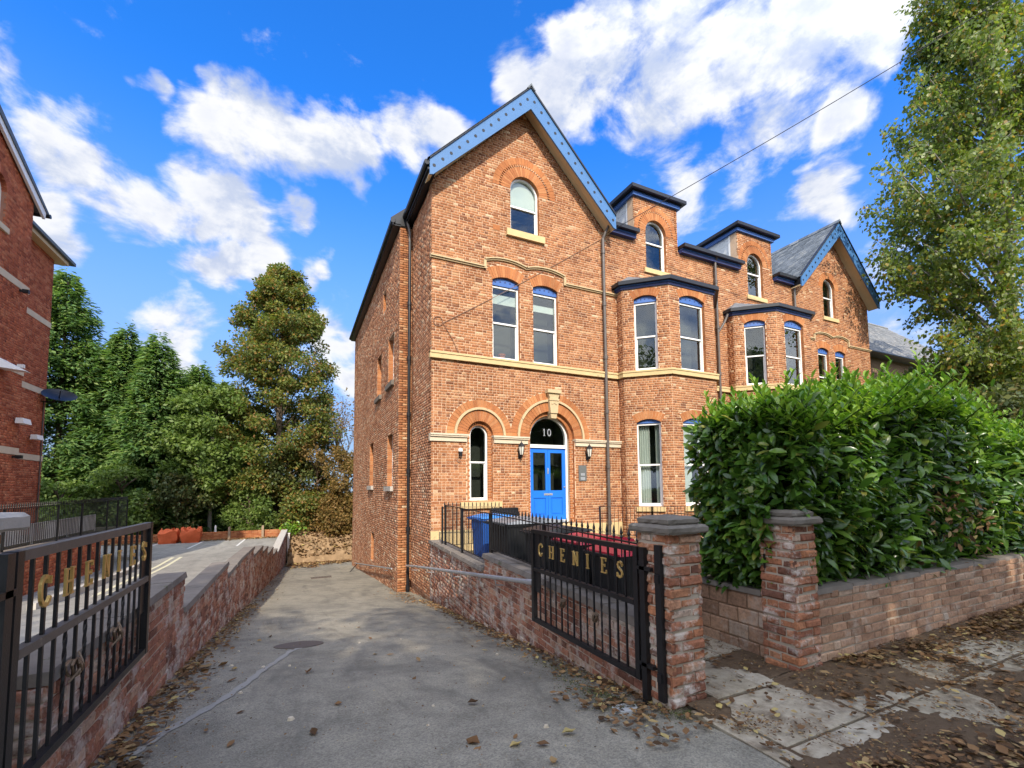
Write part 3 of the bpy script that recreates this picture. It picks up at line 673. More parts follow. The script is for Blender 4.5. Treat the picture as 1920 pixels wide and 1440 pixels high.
# bricks leave room for arches, strings and the bays
big = [OP(o['c'], o['h']+.30 if not o['seg'] else o['h'], o['z0'] if False else 99, 99) for o in []]
def arch_cut(o, ext):
    def f(z):
        if o.get('seg'):
            h, r = o['h'], o['rise']; R0 = (h*h+r*r)/(2*r); cz = o['zs']+r-R0; R1 = R0+ext
            if z < o['zs']-.01 or z > cz+R1: return None
            a = math.asin(h/R0); w = min(math.sqrt(max(0, R1*R1-(z-cz)**2)), math.tan(a)*(z-cz)) if z > cz else 0
            return w
        R1 = o['h']+ext
        if z < o['zs'] or z > o['zs']+R1: return None
        return math.sqrt(max(0, R1*R1-(z-o['zs'])**2))
    return f, o['c']
AC = [arch_cut(op_at, .57), arch_cut(op_nw, .60), arch_cut(op_dr, .56), arch_cut(op_w1, .36), arch_cut(op_w2, .36), arch_cut(op_d1, .5), arch_cut(op_d2, .5), arch_cut(op_g2, .3), arch_cut(op_g2a, .3), arch_cut(op_g2b, .3)]
def brick_base(z):
    iv = make_spans(base_front, OPS)(z)
    for f, c in AC:
        w = f(z)
        if w: iv = cut(iv, c-w, c+w)
    for u0 in BAYS:
        if z < 8.0: iv = cut(iv, u0, u0+4.07)
    if 5.10 < z < 5.28: iv = []
    return iv
def bond_front(i):
    z = i*.075
    if 1.2 < z < 5.0: return ('h', 'f', 'h', 'h', 'f')[i % 5]
    if 5.3 < z < 7.9: return ('f', 's', 'h', 'f', 's')[i % 5]
    return ('s', 's', 'f', 's', 'h')[i % 5]
bricks(HOUSE, FR, brick_base, 0.0, 13.1, 'brick_front', bond=bond_front, n_single=300, soft=.5, wander=.002, joint=.013)
for o in OPS: reveal(HOUSE, FR, o['c'], o['h'], o['z0'], o['zs'], .2, 'brick_arch')

# arches of the near gable
def seg_arch(fr, o, ext, n, single=True, par=None, front=.012):
    h, r = o['h'], o['rise']; R0 = (h*h+r*r)/(2*r); cz = o['zs']+r-R0; a = math.asin(h/R0)
    arch(par or HOUSE, fr, o['c'], cz, R0, R0+ext, PI/2+a, PI/2-a, n, single=single, front=front, depth=.2)
arch(HOUSE, FR, op_at['c'], op_at['zs'], .49, .79, PI, 0, 26, depth=.22)
arch(HOUSE, FR, op_at['c'], op_at['zs'], .795, .86, PI, 0, 34, front=.035, depth=.06, gap=.04, name='dentil_brick')
arch(HOUSE, FR, op_at['c'], op_at['zs'], .865, 1.06, PI, 0, 30, depth=.08)
seg_arch(FR, op_w1, .34, 13); seg_arch(FR, op_w2, .34, 13)
arch(HOUSE, FR, op_nw['c'], op_nw['zs'], .38, .69, PI, 0, 20, depth=.22)
arch(HOUSE, FR, op_nw['c'], op_nw['zs'], .765, .97, PI, 0, 28, depth=.08)
arch(HOUSE, FR, op_dr['c'], op_dr['zs'], .80, 1.08, PI, 0, 30, depth=.22)
arch(HOUSE, FR, op_dr['c'], op_dr['zs'], 1.155, 1.36, PI, 0, 38, depth=.08)
# inner orders of the ground floor openings
def inner_order(o, h2, z0, d):
    f2 = FR.shift(-d); o2 = OP(o['c'], h2, z0, o['zs'], h2); c = o['c']
    arch(HOUSE, f2, c, o['zs'], h2, o['h']+.005, PI, 0, 16, front=0, depth=.1, single=False)
    iv = lambda z: [(c-o['h'], c-h2), (c+h2, c+o['h'])]
    backing(f2, iv, z0, o['zs'], .1, 'inner_jamb', 'mortar_front', HOUSE, inset=.003); bricks(HOUSE, f2, iv, z0, o['zs'], 'brick_arch', soft=.5)
inner_order(op_nw, .275, 1.24, .10); inner_order(op_dr, .685, .56, .10)
for o in (op_d1, op_d2):
    arch(HOUSE, FR, o['c'], o['zs'], .47, .74, PI, 0, 22, depth=.2, single=o is op_d1)
    arch(HOUSE, FR, o['c'], o['zs'], .745, .80, PI, 0, 26, front=.03, depth=.06, gap=.045, single=False)
    arch(HOUSE, FR, o['c'], o['zs'], .805, .97, PI, 0, 26, depth=.07, single=False)
arch(HOUSE, FR, op_g2['c'], op_g2['zs'], .45, .75, PI, 0, 20, depth=.2, single=False)
for o in (op_g2a, op_g2b): seg_arch(FR, o, .3, 11, single=False)
# stone strings and hoods
def stringrun(mb, fr, a, b, z0, z1, d=.09): mb.obox(fr, a, b, -.05, d, z0, z1); mb.obox(fr, a, b, -.05, d+.02, z1-.05, z1+.001)
for a, b in ((UL-.06, BAYS[0]), (BAYS[0]+4.07, BAYS[1]), (BAYS[1]+4.07, UR+.04)):
    mb = MB(); stringrun(mb, FR, a, b, 5.10, 5.28); mb.build('string_course', 'sandstone', HOUSE)
def hood(c1, c2, ub, ue, name='hood_mould'):
    mb = MB(); half = (c2-c1)/2; t = .075; zb, zt = 7.87, 8.10; d = .085
    def prof(a, b, z): mb.obox(FR, a, b, -.03, d*.55, z, z+t*.55); mb.obox(FR, a, b, -.03, d, z+t*.55, z+t)
    prof(ub, c1-half-.02, zb); prof(c2+half+.02, ue, zb)
    mb.obox(FR, c1-half-.055, c1-half+.02, -.03, d*.8, zb, zt+.02); mb.obox(FR, c2+half-.02, c2+half+.055, -.03, d*.8, zb, zt+.02)
    rise = .115; R = (half*half+rise*rise)/(2*rise); a = math.asin(half/R)
    for c in (c1, c2):
        arc_strip(mb, FR, c, zt+rise-R, R, R+t*.55, PI/2+a, PI/2-a, 14, -.03, d*.55); arc_strip(mb, FR, c, zt+rise-R, R+t*.55, R+t, PI/2+a, PI/2-a, 14, -.03, d)
    mb.build(name, 'hood_stone', HOUSE)
hood(W1, W2, UL-.05, BAYS[0]); hood(op_g2a['c'], op_g2b['c'], 18.9, UR+.03)
for a, b in ((UL-.05, 4.575-.40), (4.575+.40, 6.87-.82), (6.87+.82, BAYS[0])):
    mb = MB(); mb.obox(FR, a, b, -.08, .05, 2.87, 2.99); mb.obox(FR, a-.02 if a > 4 else a, b+.02 if b < 9 else b, -.08, .09, 2.99, 3.03); mb.obox(FR, a-.03 if a > 4 else a, b+.03 if b < 9 else b, -.08, .11, 3.03, 3.075)
    mb.build('impost', 'pale_stone', HOUSE)
mb = MB(); arc_strip(mb, FR, 4.575, 3.09, .695, .76, PI, 0, 26, -.03, .06); mb.build('hood_mould', 'hood_stone', HOUSE)
mb = MB(); arc_strip(mb, FR, 6.87, 3.09, 1.085, 1.15, PI, 0, 34, -.03, .06); mb.build('hood_mould', 'hood_stone', HOUSE)
mb = MB(); k0 = 6.90
mb.prism([FR(k0+x, .13, z) for x, z in ((-.12, 3.82), (.12, 3.82), (.16, 4.20), (-.16, 4.20))], FR.n*-.2)
mb.prism([FR(k0+x, .10, z) for x, z in ((-.09, 3.67), (.09, 3.67), (.11, 3.81), (-.11, 3.81))], FR.n*-.2)
mb.obox(FR, k0-.17, k0+.17, -.05, .15, 4.2, 4.26); mb.prism([FR(k0+x, .13, z) for x, z in ((-.14, 4.26), (.14, 4.26), (.2, 4.42), (-.2, 4.42))], FR.n*-.18)
mb.obox(FR, k0-.235, k0+.235, -.05, .18, 4.42, 4.52)
mb.prism([FR(k0+x, .145, z) for x, z in ((-.1, 4.1), (0, 4.16), (.1, 4.1), (.07, 4.08), (0, 4.12), (-.07, 4.08))], FR.n*-.03)
mb.build('keystone', 'hood_stone', HOUSE)
# windows of the near gable
window(HOUSE, FR, W1, .44, 5.285, 7.62, .12, True, panel=7.49, blind=(7.0, 7.28), pot=True)
window(HOUSE, FR, W2, .44, 5.285, 7.62, .12, True, panel=7.49, blind=(6.98, 7.18))
window(HOUSE, FR, GC1, .49, 9.23, 10.52, .49, mid=10.07, blind=(10.12, None), sill=.15, sillh=.2, silldep=.09)
window(HOUSE, FR.shift(-.1), 4.575, .275, 1.24, 3.09, .275, recess=.08, mid=2.33, fw=.05)
MB().obox(FR, 4.575-.6, 4.575+.62, -.2, .09, 1.06, 1.236).build('sill', 'sandstone', HOUSE)
# front door
fd = FR.shift(-.2); dc, dh, dz0, dzt = 6.87, .685, .56, 2.80
mb = MB(); ring(mb, fd, dc, outline(dh, dz0, 3.09, dh, False, 0, 18), outline(dh, dz0, 3.09, dh, False, .065, 18), -.02, -.13)
mb.obox(fd, dc-dh+.06, dc+dh-.06, -.12, -.005, dzt, dzt+.10); fo = mb.build('door_frame', 'white_paint', HOUSE)
fanp = [(x, z) for x, z in outline(dh, dz0, 3.09, dh, False, .06, 18) if z > dzt+.12]
MB().prism([fd(dc+x, -.07, z) for x, z in [(-dh+.06, dzt+.1), (dh-.06, dzt+.1)] + fanp], fd.n*-.008).build('fanlight', 'glass', fo)
mb = MB(); mb.obox(fd, dc-dh, dc+dh, -.9, -.87, dz0, 3.8); mb.obox(fd, dc-dh-.03, dc-dh, -.9, -.14, dz0, 3.8); mb.obox(fd, dc+dh, dc+dh+.03, -.9, -.14, dz0, 3.8); mb.obox(fd, dc-dh, dc+dh, -.9, -.14, 3.8, 3.83); mb.obox(fd, dc-dh, dc+dh, -.9, -.14, dz0-.04, dz0)
mb.build('interior', 'interior_dark', fo)
dw = dh-.065; mb = MB()
a, b = dc-dw, dc+dw
for x0, x1 in ((a, a+.115), (dc-.085, dc-.004), (dc+.004, dc+.085), (b-.115, b)): mb.obox(fd, x0, x1, -.1, -.055, dz0, dzt)
for z0, z1 in ((dz0, dz0+.22), (1.30, 1.52), (dzt-.14, dzt)): mb.obox(fd, a+.115, dc-.085, -.1, -.055, z0, z1); mb.obox(fd, dc+.085, b-.115, -.1, -.055, z0, z1)
door = mb.build('door', 'blue_door', HOUSE)
for x0, x1 in ((a+.115, dc-.085), (dc+.085, b-.115)):
    MB().obox(fd, x0, x1, -.085, -.078, 1.52, dzt-.14).build('pane', 'glass', door)
    q = MB(); q.obox(fd, x0, x1, -.095, -.08, dz0+.22, 1.30); q.obox(fd, x0+.05, x1-.05, -.08, -.066, dz0+.27, 1.25); q.build('panel', 'blue_door', door)
mb = MB(); mb.obox(fd, dc-.15, dc+.15, -.055, -.045, 1.375, 1.435); mb.obox(fd, dc-.11, dc+.11, -.045, -.04, 1.39, 1.42); mb.build('letter_plate', 'galvanised', door)
mb = MB(); mb.obox(fd, dc-.022, dc+.022, -.055, -.045, 2.02, 2.2); mb.tube([fd(dc, -.03, 2.05), fd(dc, -.02, 2.11), fd(dc, -.03, 2.17)], .008, 6); mb.build('knocker', 'galvanised', door)
MB().lathe(fd(b-.05, -.04, 1.62), [(.012, -.02), (.03, -.012), (.03, .012), (.012, .02)], 8).build('handle', 'galvanised', door)
# stroke letters: widths in units of the cap height
def strokes(ch):
    A = []
    if ch == 'C': A = [[(.62+.0, .80), (.58, .92), (.46, .99), (.33, 1.0), (.19, .93), (.08, .76), (.05, .5), (.08, .24), (.19, .07), (.33, 0), (.48, .02), (.6, .12), (.66, .22)], [(.64, .98), (.64, .74)]]
    if ch == 'H': A = [[(.12, 0), (.12, 1)], [(.62, 0), (.62, 1)], [(.12, .5), (.62, .5)], [(0, 0), (.24, 0)], [(.5, 0), (.74, 0)], [(0, 1), (.24, 1)], [(.5, 1), (.74, 1)]]
    if ch == 'E': A = [[(.14, 0), (.14, 1)], [(.02, 0), (.62, 0)], [(.02, 1), (.58, 1)], [(.14, .52), (.46, .52)], [(.62, 0), (.62, .2)], [(.58, 1), (.58, .82)], [(.46, .44), (.46, .6)]]
    if ch == 'N': A = [[(.12, 0), (.12, 1)], [(.64, 0), (.64, 1)], [(.12, 1), (.64, 0)], [(0, 0), (.24, 0)], [(0, 1), (.14, 1)], [(.52, 1), (.76, 1)]]
    if ch == 'I': A = [[(.17, 0), (.17, 1)], [(.02, 0), (.32, 0)], [(.02, 1), (.32, 1)]]
    if ch == 'S': A = [[(.5, .8), (.44, .94), (.3, 1.0), (.15, .95), (.07, .8), (.12, .64), (.3, .52), (.48, .4), (.54, .24), (.46, .07), (.3, 0), (.14, .05), (.05, .2)], [(.52, .98), (.52, .74)], [(.04, .02), (.04, .27)]]
    if ch == '1': A = [[(.2, 0), (.2, 1)], [(.2, 1), (.04, .82)], [(.02, 0), (.38, 0)]]
    if ch == '0': A = [[(.3+.27*math.sin(t), .5+.5*math.cos(t)) for t in (2*PI*k/14 for k in range(15))]]
    return A
def letter(ch, at, ex, h, m, parent, w=.13, t=.012, name='letter'):
    ex = Vector(ex); nrm = Vector((ex.y, -ex.x, 0)); mb = MB(); up = Vector((0, 0, 1)); i = 0
    for s in strokes(ch):
        fat = w*(1.25 if abs(s[0][0]-s[-1][0]) < .01 and len(s) == 2 and abs(s[0][1]-s[1][1]) > .5 or len(s) > 3 or (ch == 'N' and len(s) == 2 and s[0][0] != s[1][0] and s[0][1] != s[1][1]) else .62)
        for a, b in zip(s[:-1], s[1:]):
            d = Vector((b[0]-a[0], b[1]-a[1])); L = d.length; d /= L; n_ = Vector((-d.y, d.x))*fat/2; e = d*fat*.3; i += 1
            q = [Vector(a)-e-n_, Vector(b)+e-n_, Vector(b)+e+n_, Vector(a)-e+n_]
            mb.prism([Vector(at) + (ex*p.x + up*p.y)*h + nrm*(.0006*i) for p in q], nrm*t)
    return mb.build(name, m, parent)
letter('1', fd(dc-.15, -.06, 3.18), FR.e, .2, 'galvanised', fo, w=.10, name='numeral'); letter('0', fd(dc+.0, -.06, 3.18), FR.e, .2, 'galvanised', fo, w=.10, name='numeral')
# door step and base stones
mb = MB(); mb.obox(FR, 6.0, 7.75, .0, .5, .0, .54); mb.obox(FR, 5.9, 7.85, .5, .85, .0, .36); mb.obox(FR, 5.9, 7.85, .85, 1.2, .0, .18); mb.build('door_step', 'sandstone', HOUSE)
for a, b in ((UL-.02, 5.95), (7.8, BAYS[0]-.02)): MB().obox(FR, a, b, 0, .04, -.1, .5).build('plinth', 'sandstone', HOUSE)

# canted bays
def bay(u0, first):
    n = 'bay'
    P = [(u0, WV), (u0, WV-.3), (u0+1.05, WV-1.27), (u0+3.02, WV-1.27), (u0+4.07, WV-.3), (u0+4.07, WV)]
    for k in range(5):
        a, b = Vector(P[k]), Vector(P[k+1]); fr = Frame(a, b-a); L = (b-a).length
        ops = []
        if k in (1, 3): ops = [OP(L*.49, .355, 5.285, 7.62, .11, True), OP(L*.49, .37, .98, 3.62, .11, True)]
        if k == 2: ops = [OP(L*.5, .56, 5.285, 7.62, .15, True), OP(L*.5, .58, .98, 3.62, .15, True)]
        sp = make_spans(lambda z, L=L: [(0, L)], ops, .04)
        backing(fr, sp, -.2, 7.98, .25, 'bay_wall', 'mortar_front', HOUSE)
        ac = [arch_cut(o, .27) for o in ops]
        def bb(z, L=L, ops=ops, ac=ac):
            iv = make_spans(lambda z: [(.004, L-.004)], ops)(z)
            for f, c in ac:
                w = f(z)
                if w: iv = cut(iv, c-w, c+w)
            return [] if 5.10 < z < 5.28 else iv
        bricks(HOUSE, fr, bb, 0, 7.95, 'brick_front', bond=lambda i: ('f', 's', 'h')[i % 3], soft=.5, joint=.013)
        mb = MB(); stringrun(mb, fr, -.04, L+.04, 5.10, 5.28, .08); mb.build('string_course', 'sandstone', HOUSE)
        for i, o in enumerate(ops):
            h, r = o['h'], o['rise']; R0 = (h*h+r*r)/(2*r); a_ = math.asin(h/R0)
            arch(HOUSE, fr, o['c'], o['zs']+r-R0, R0, R0+.26, PI/2+a_, PI/2-a_, 11, depth=.18, single=first and k == 1)
            reveal(HOUSE, fr, o['c'], h, o['z0'], o['zs'], .18, 'brick_arch')
            window(HOUSE, fr, o['c'], h, o['z0'], o['zs'], r, True, panel=o['zs']-.1 if i == 0 else o['zs']-.02, curtains=(i == 1), room=.45, sill=.06 if i == 1 else None, sillh=.14)
    # roof: fascia, gutter, lead
    def off(d): 
        return [(u0-d, WV), (u0-d, WV-.3-d*.42), (u0+1.05-d*.42, WV-1.27-d), (u0+3.02+d*.42, WV-1.27-d), (u0+4.07+d, WV-.3-d*.42), (u0+4.07+d, WV)]
    def slabp(d, z0, z1, m, nm):
        q = off(d); MB().prism([(x, y+.02, z0) for x, y in q], (0, 0, z1-z0)).build(nm, m, HOUSE)
    slabp(.06, 7.98, 8.06, 'navy_trim', 'fascia'); slabp(.10, 8.06, 8.10, 'blue_trim', 'fascia'); slabp(.20, 8.10, 8.22, 'black_plastic', 'gutter')
    q = off(.14); q2 = [(u0+.5, WV), (u0+.5, WV-.05), (u0+1.3, WV-.3), (u0+2.77, WV-.3), (u0+3.57, WV-.05), (u0+3.57, WV)]
    vs = [(x, y+.03, 8.22) for x, y in q] + [(x, y+.03, 8.66) for x, y in q2]
    mb = MB(); mb.add(vs, [(k, k+1, 7+k, 6+k) for k in range(5)] + [tuple(range(6, 12))]); mb.build('bay_roof', 'lead', HOUSE, fix=True)
for i, u0 in enumerate(BAYS): bay(u0, i == 0)
# dormers
def dormer(ua, ub, op):
    cz = 11.62; d = .26
    mb = MB(); mb.box(ua-.10, ub+.10, WV-.10, WV+2.6, cz, cz+.12); mb.build('fascia', 'blue_trim', HOUSE)
    mb = MB(); mb.box(ua-.14, ub+.14, WV-.14, WV+2.6, cz+.12, cz+.15); mb.box(ua-d, ub+d, WV-d, WV+2.6, cz+.15, cz+.27); mb.build('gutter', 'black_plastic', HOUSE)
    mb = MB(); mb.add([(ua-d, WV-d, cz+.27), (ub+d, WV-d, cz+.27), (ub+d, WV+2.6, cz+.27), (ua-d, WV+2.6, cz+.27), (ua+.5, WV+.5, cz+.34), (ub-.5, WV+.5, cz+.34), (ub-.5, WV+2.6, cz+.34), (ua+.5, WV+2.6, cz+.34)], BOXF); mb.build('dormer_roof', 'lead', HOUSE)
    for u, sg in ((ua+.02, -1), (ub-.02, 1)):
        fr = Frame((u, WV+.4) if sg > 0 else (u, WV+2.5), (0, 1) if sg > 0 else (0, -1))
        for q in range(10):
            z0 = 10.0+q*.163; MB().obox(fr, 0, 2.1, -.06, .006-.004*(q % 2), z0, z0+.158).build('cheek_tile', 'white_tile', HOUSE)
        MB().box(u-.03, u+.03, WV+.32, WV+.40, 10.0, cz).build('corner_trim', 'white_paint', HOUSE)
        f2 = Frame((u, WV+.3) if sg < 0 else (u, WV), (0, -1) if sg < 0 else (0, 1)); backing(f2, lambda z: [(0, .3)], 9.9, cz, .1, 'dormer_return', 'mortar_front', HOUSE); bricks(HOUSE, f2, lambda z: [(0, .3)], 9.9, cz, 'brick_front', bond=lambda i: 'fs'[i % 2], soft=.5)
    window(HOUSE, FR, op['c'], op['h'], op['z0'], op['zs'], op['rise'], mid=op['zs']-.34, sill=.12, sillh=.16)
dormer(10.29, 12.26, op_d1); dormer(15.48, 17.49, op_d2)
# far gable windows
window(HOUSE, FR, op_g2['c'], .45, op_g2['z0'], op_g2['zs'], .45, mid=10.0, sill=.12)
for o in (op_g2a, op_g2b): window(HOUSE, FR, o['c'], o['h'], o['z0'], o['zs'], o['rise'], True, panel=7.38)
# eaves between the gables
for a, b in ((9.05, 10.22), (12.32, 15.42), (17.55, 18.95)):
    MB().box(a, b, WV-.16, WV+.1, 10.0, 10.10).build('fascia', 'navy_trim', HOUSE)
    MB().box(a, b, WV-.18, WV+.1, 10.10, 10.145).build('fascia', 'blue_trim', HOUSE)
    mb = MB(); mb.box(a-.03, b+.03, WV-.32, WV+.1, 10.145, 10.27); mb.build('gutter', 'black_plastic', HOUSE)
# gable roofs, bargeboards and soffits
def gable(c, half, zt, v0, v1, slated, slate_side, bz=.46):
    for sg in (-1, 1):
        x1 = c + sg*half
        def pt(t, dz): return (c+sg*half*t, zt + dz - SL*half*t)
        # bargeboard, with black discs painting the shade of its drilled holes
        nh = 13; segs = []
        mb = MB(); vs, fs = [], []
        top = [pt(0, 0), pt(1, 0)]; bot = [pt(0, -bz*1.0), pt(1, -bz*.92)]
        mb.prism([(c, v0, top[0][1]), (x1, v0, top[1][1]), (x1, v0, bot[1][1]), (x1-sg*.10, v0, bot[1][1]+.03), (c, v0, bot[0][1]-.18)], (0, .045, 0))
        bo = mb.build('bargeboard', 'blue_barge', HOUSE)
        mh = MB()
        for k in range(nh):
            t = (k+.5)/nh; x, z = pt(t, -.27); r = .045
            mh.prism([(x+r*math.cos(q), v0-.001, z+r*math.sin(q)) for q in (2*PI*i/10 for i in range(10))], (0, -.004, 0))
        mh.build('hole_disc', 'black_plastic', bo)
        mb = MB(); mb.prism([(c, v0-.03, zt), (x1, v0-.03, zt-SL*half), (x1, v0-.03, zt-SL*half+.07), (c, v0-.03, zt+.07)], (0, .11, 0)); mb.build('verge', 'black_plastic', HOUSE)
        # soffit boards run up the slope between board and wall
        for q in range(3):
            va, vb = v0+.05+q*.145, v0+.05+(q+1)*.145-.006
            mb = MB(); mb.prism([(c, va, zt-.40), (x1, va, zt-.40-SL*half+.02), (x1, va, zt-.37-SL*half+.02), (c, va, zt-.37)], (0, vb-va, 0)); mb.build('soffit_board', 'soffit_cream', HOUSE)
        mb = MB(); mb.prism([(c, v0+.05, zt-.30), (x1, v0+.05, zt-.30-SL*half), (x1, v0+.05, zt-.02-SL*half), (c, v0+.05, zt-.02)], (0, v1-v0-.05, 0)); mb.build('roof_deck', 'black_plastic', HOUSE)
        # slates
        if sg == slate_side or slated:
            n = int(half*math.hypot(1, SL)/.2); sl = []
            V_, F_ = [], []
            for r in range(n+1):
                t0 = 1 - r/n*1.0 + .02; t1 = t0 - 1.35/n
                w = .26; v = v0 - .04 - (r % 2)*w/2; 
                while v < v1:
                    a, b = max(v, v0-.04), min(v+w-.008, v1)
                    if b-a > .05:
                        j = random.uniform(-.006, .006); xa, za = pt(t0+.012*random.uniform(-1, 1)/half, .062+j); xb, zb = pt(max(t1, 0), .035)
                        i0 = len(V_); V_ += [(xa, a, za), (xa, b, za), (xb, b, zb), (xb, a, zb), (xa, a, za-.022), (xa, b, za-.022)]; F_ += [(i0, i0+1, i0+2, i0+3), (i0+4, i0+5, i0+1, i0)]
                    v += w
            o_ = rloc(HOUSE); ob = link('slates', fast_mesh('slates', np.array(V_)-np.array(o_), F_), 'slate', HOUSE); ob['kind'] = 'stuff'
    v = v0-.05
    while v < v1:
        mb = MB(); mb.prism([(c-.14, v, zt-.06), (c, v, zt+.13), (c+.14, v, zt-.06), (c+.09, v, zt-.06), (c, v, zt+.06), (c-.09, v, zt-.06)], (0, .44, 0)); mb.build('ridge_tile', 'slate', HOUSE); v += .45
gable(GC1, 3.06, APEX, WV-.47, WV+8, False, -1); gable(GC2, 2.93, 13.3, WV-.47, WV+8, False, -1)
# near gable eave to the side and the eave gutter
mb = MB(); mb.tube([(2.93, WV-.44, 10.23), (2.93, 14.0, 10.23)], .075, 8); mb.box(2.96, 3.2, WV-.40, 14.05, 10.06, 10.12); mb.build('side_gutter', 'black_plastic', HOUSE)
# main and rear roofs
mb = MB(); mb.prism([(UL+2, WV+.34, 10.0), (UL+2, 17.5, 12.75), (UL+2, 24, 10), ], (18.5, 0, 0)); mb.build('roof', 'slate', HOUSE)
mb = MB(); mb.prism([(2.56, 13.96, 10.08), (6.0, 13.96, 12.9), (9.5, 13.96, 9.98)], (0, 12.2, 0)); mb.build('roof', 'slate', HOUSE)
mb = MB(); mb.prism([(2.56, 13.86, 9.92), (3.25, 13.86, 9.92), (3.25, 13.86, 10.8), (2.50, 13.86, 10.12)], (0, .08, 0)); mb.build('verge', 'black_plastic', HOUSE)
mb = MB(); mb.tube([(2.56, 13.85, 10.03), (2.56, 26.2, 10.03)], .075, 8); mb.box(2.60, 2.82, 13.86, 26.15, 9.89, 9.95); mb.box(2.58, 2.64, 13.86, 26.15, 9.90, 10.08); mb.build('eave_gutter', 'black_plastic', HOUSE)
# side walls
FS = Frame((UL, 13.9), (0, -1))
backing(FS, lambda z: [(0, 2.3)], -1.9, 9.95, .3, 'side_wall', 'mortar_side', HOUSE, inset=.001)
bricks(HOUSE, FS, lambda z: [(0, 2.29)], -1.8, 9.95, 'brick_side', bond=lambda i: 'sssh'[i % 4], soft=1.1, proud=.008, rough=.005, wander=.003, n_single=0)
UB2 = 2.80; FS2 = Frame((UB2, 26.0), (0, -1)); LB = 26.0-13.9
bops = []
for vc, hw, z0, zt in ((15.25, .48, 5.15, 6.78), (17.65, .48, 5.12, 6.76), (15.3, .48, 1.70, 3.45), (19.4, .48, 1.75, 3.52), (18.9, .35, -1.25, -.12), (16.6, .3, 8.1, 8.9)):
    bops.append(OP(26.0-vc, hw, z0, zt))
sp = make_spans(lambda z: [(0, LB)], bops)
backing(FS2, sp, -3.2, 9.95, .3, 'side_wall', 'mortar_side', HOUSE)
bricks(HOUSE, FS2, sp, -3.1, 9.9, 'brick_side', bond=lambda i: 'sssh'[i % 4], soft=1.1, proud=.008, rough=.005, wander=.003)
FT = Frame((UB2, 13.9), (1, 0)); backing(FT, lambda z: [(0, UL-UB2)], -2.0, 9.9, .3, 'corner_wall', 'mortar_front', HOUSE, inset=.001)
bricks(HOUSE, FT, lambda z: [(0, UL-UB2)], -1.9, 9.9, 'brick_front', bond=lambda i: 'fs'[i % 2], soft=.8)
for i, o in enumerate(bops):
    reveal(HOUSE, FS2, o['c'], o['h'], o['z0'], o['zs'], .2, 'brick_arch')
    window(HOUSE, FS2, o['c'], o['h'], o['z0'], o['zs'], recess=.16, sill=.12 if i < 4 else None, sillm='concrete_cap' if i > 1 else 'weathered_stone', silldep=.1, room=.3)
# rear wall so that the block is closed
MB().box(UB2, UR, 25.6, 25.99, -3.2, 9.9).build('rear_wall', 'mortar_side', HOUSE); MB().box(UR-.3, UR-.001, WV+.33, 25.6, -.3, 9.9).build('far_wall', 'mortar_side', HOUSE)
# string on the side wall corner, pipes
def downpipe(u, v, z0, z1, m='pipe_grey', r=.05):
    mb = MB(); mb.tube([(u, v, z0), (u, v, z1)], r, 10)
    z = z0+.4
    while z < z1-.3: mb.lathe((u, v, z), [(r+.001, -.06), (r+.018, -.06), (r+.018, .06), (r+.001, .06)], 10); z += 1.75
    return mb.build('downpipe', m, HOUSE, smooth=True)
downpipe(8.86, WV-.10, .1, 9.7); downpipe(14.05, WV-.1, .1, 10.1); downpipe(18.75, WV-.1, 3, 9.9); downpipe(3.08, 13.78, -1.75, 9.4, 'black_plastic')
mb = MB(); mb.tube([(8.86, WV-.1, 9.68), (8.9, WV-.16, 9.85), (9.0, WV-.25, 10.1)], .045, 8); mb.tube([(3.08, 13.78, 9.38), (3.08, 13.78, 9.7), (3.0, 13.82, 10.1)], .045, 8); mb.tube([(14.05, WV-.1, 10.05), (14.02, WV-.25, 10.2)], .045, 8)
mb.tube([(14.05, WV-.1, 7.3), (14.4, WV-.12, 7.75), (14.5, WV-.2, 8.05)], .045, 8); mb.build('pipe_offset', 'pipe_grey', HOUSE, smooth=True)
mb = MB(); mb.obox(FR, 7.80, 8.08, 0, .03, 1.80, 2.28); pq = mb.build('intercom_plaque', 'plaque', HOUSE)
mb = MB(); mb.obox(FR, 7.87, 8.01, .03, .036, 1.96, 2.04); mb.obox(FR, 7.86, 8.02, .03, .036, 1.83, 1.92); mb.build('label_strip', 'galvanised', pq)
MB().obox(FR, 5.0, 5.22, -.01, .012, 9.12, 9.27).build('air_brick', 'brick_arch', HOUSE)

# wall lanterns beside the door and a small bulkhead sensor
def lantern(u, label):
    r = empty('wall_lantern', (u, WV-.02, 2.60), label, 'lamp', 'coach lamps beside the front door'); x, y, z = u, WV-.17, 2.70
    mb = MB(); mb.box(u-.05, u+.05, WV-.03, WV, 2.42, 2.66); mb.tube([(u, WV-.03, 2.46), (u, WV-.12, 2.44), (u, y, 2.52)], .014, 6); mb.build('bracket', 'black_iron', r)
    mb = MB(); mb.lathe((x, y, 2.52), [(.02, -.08), (.05, 0), (.062, .02)], 6); mb.lathe((x, y, 2.84), [(.125, -.02), (.118, .0), (.05, .09), (.016, .12), (.016, .16)], 6)
    for k in range(6):
        t = 2*PI*k/6; mb.bar((x+.058*math.cos(t), y+.058*math.sin(t), 2.53), (x+.108*math.cos(t), y+.108*math.sin(t), 2.83), .012)
    mb.build('cage', 'black_iron', r)
    MB().lathe((x, y, 2.535), [(.052, 0), (.1, .285)], 6).build('glass', 'lamp_glass', r)
lantern(5.78, 'black coach lantern on the wall between the narrow window and the blue door')
lantern(8.12, 'black coach lantern on the wall above the grey intercom plaque')
for o_ in [x for x in bpy.data.objects if x.name.startswith('wall_lantern')]: o_.scale = (.85, .85, .85)
r = empty('wall_sensor', (3.98, WV-.01, 2.6), 'small white and black sensor lamp on the brick wall left of the narrow window', 'sensor')
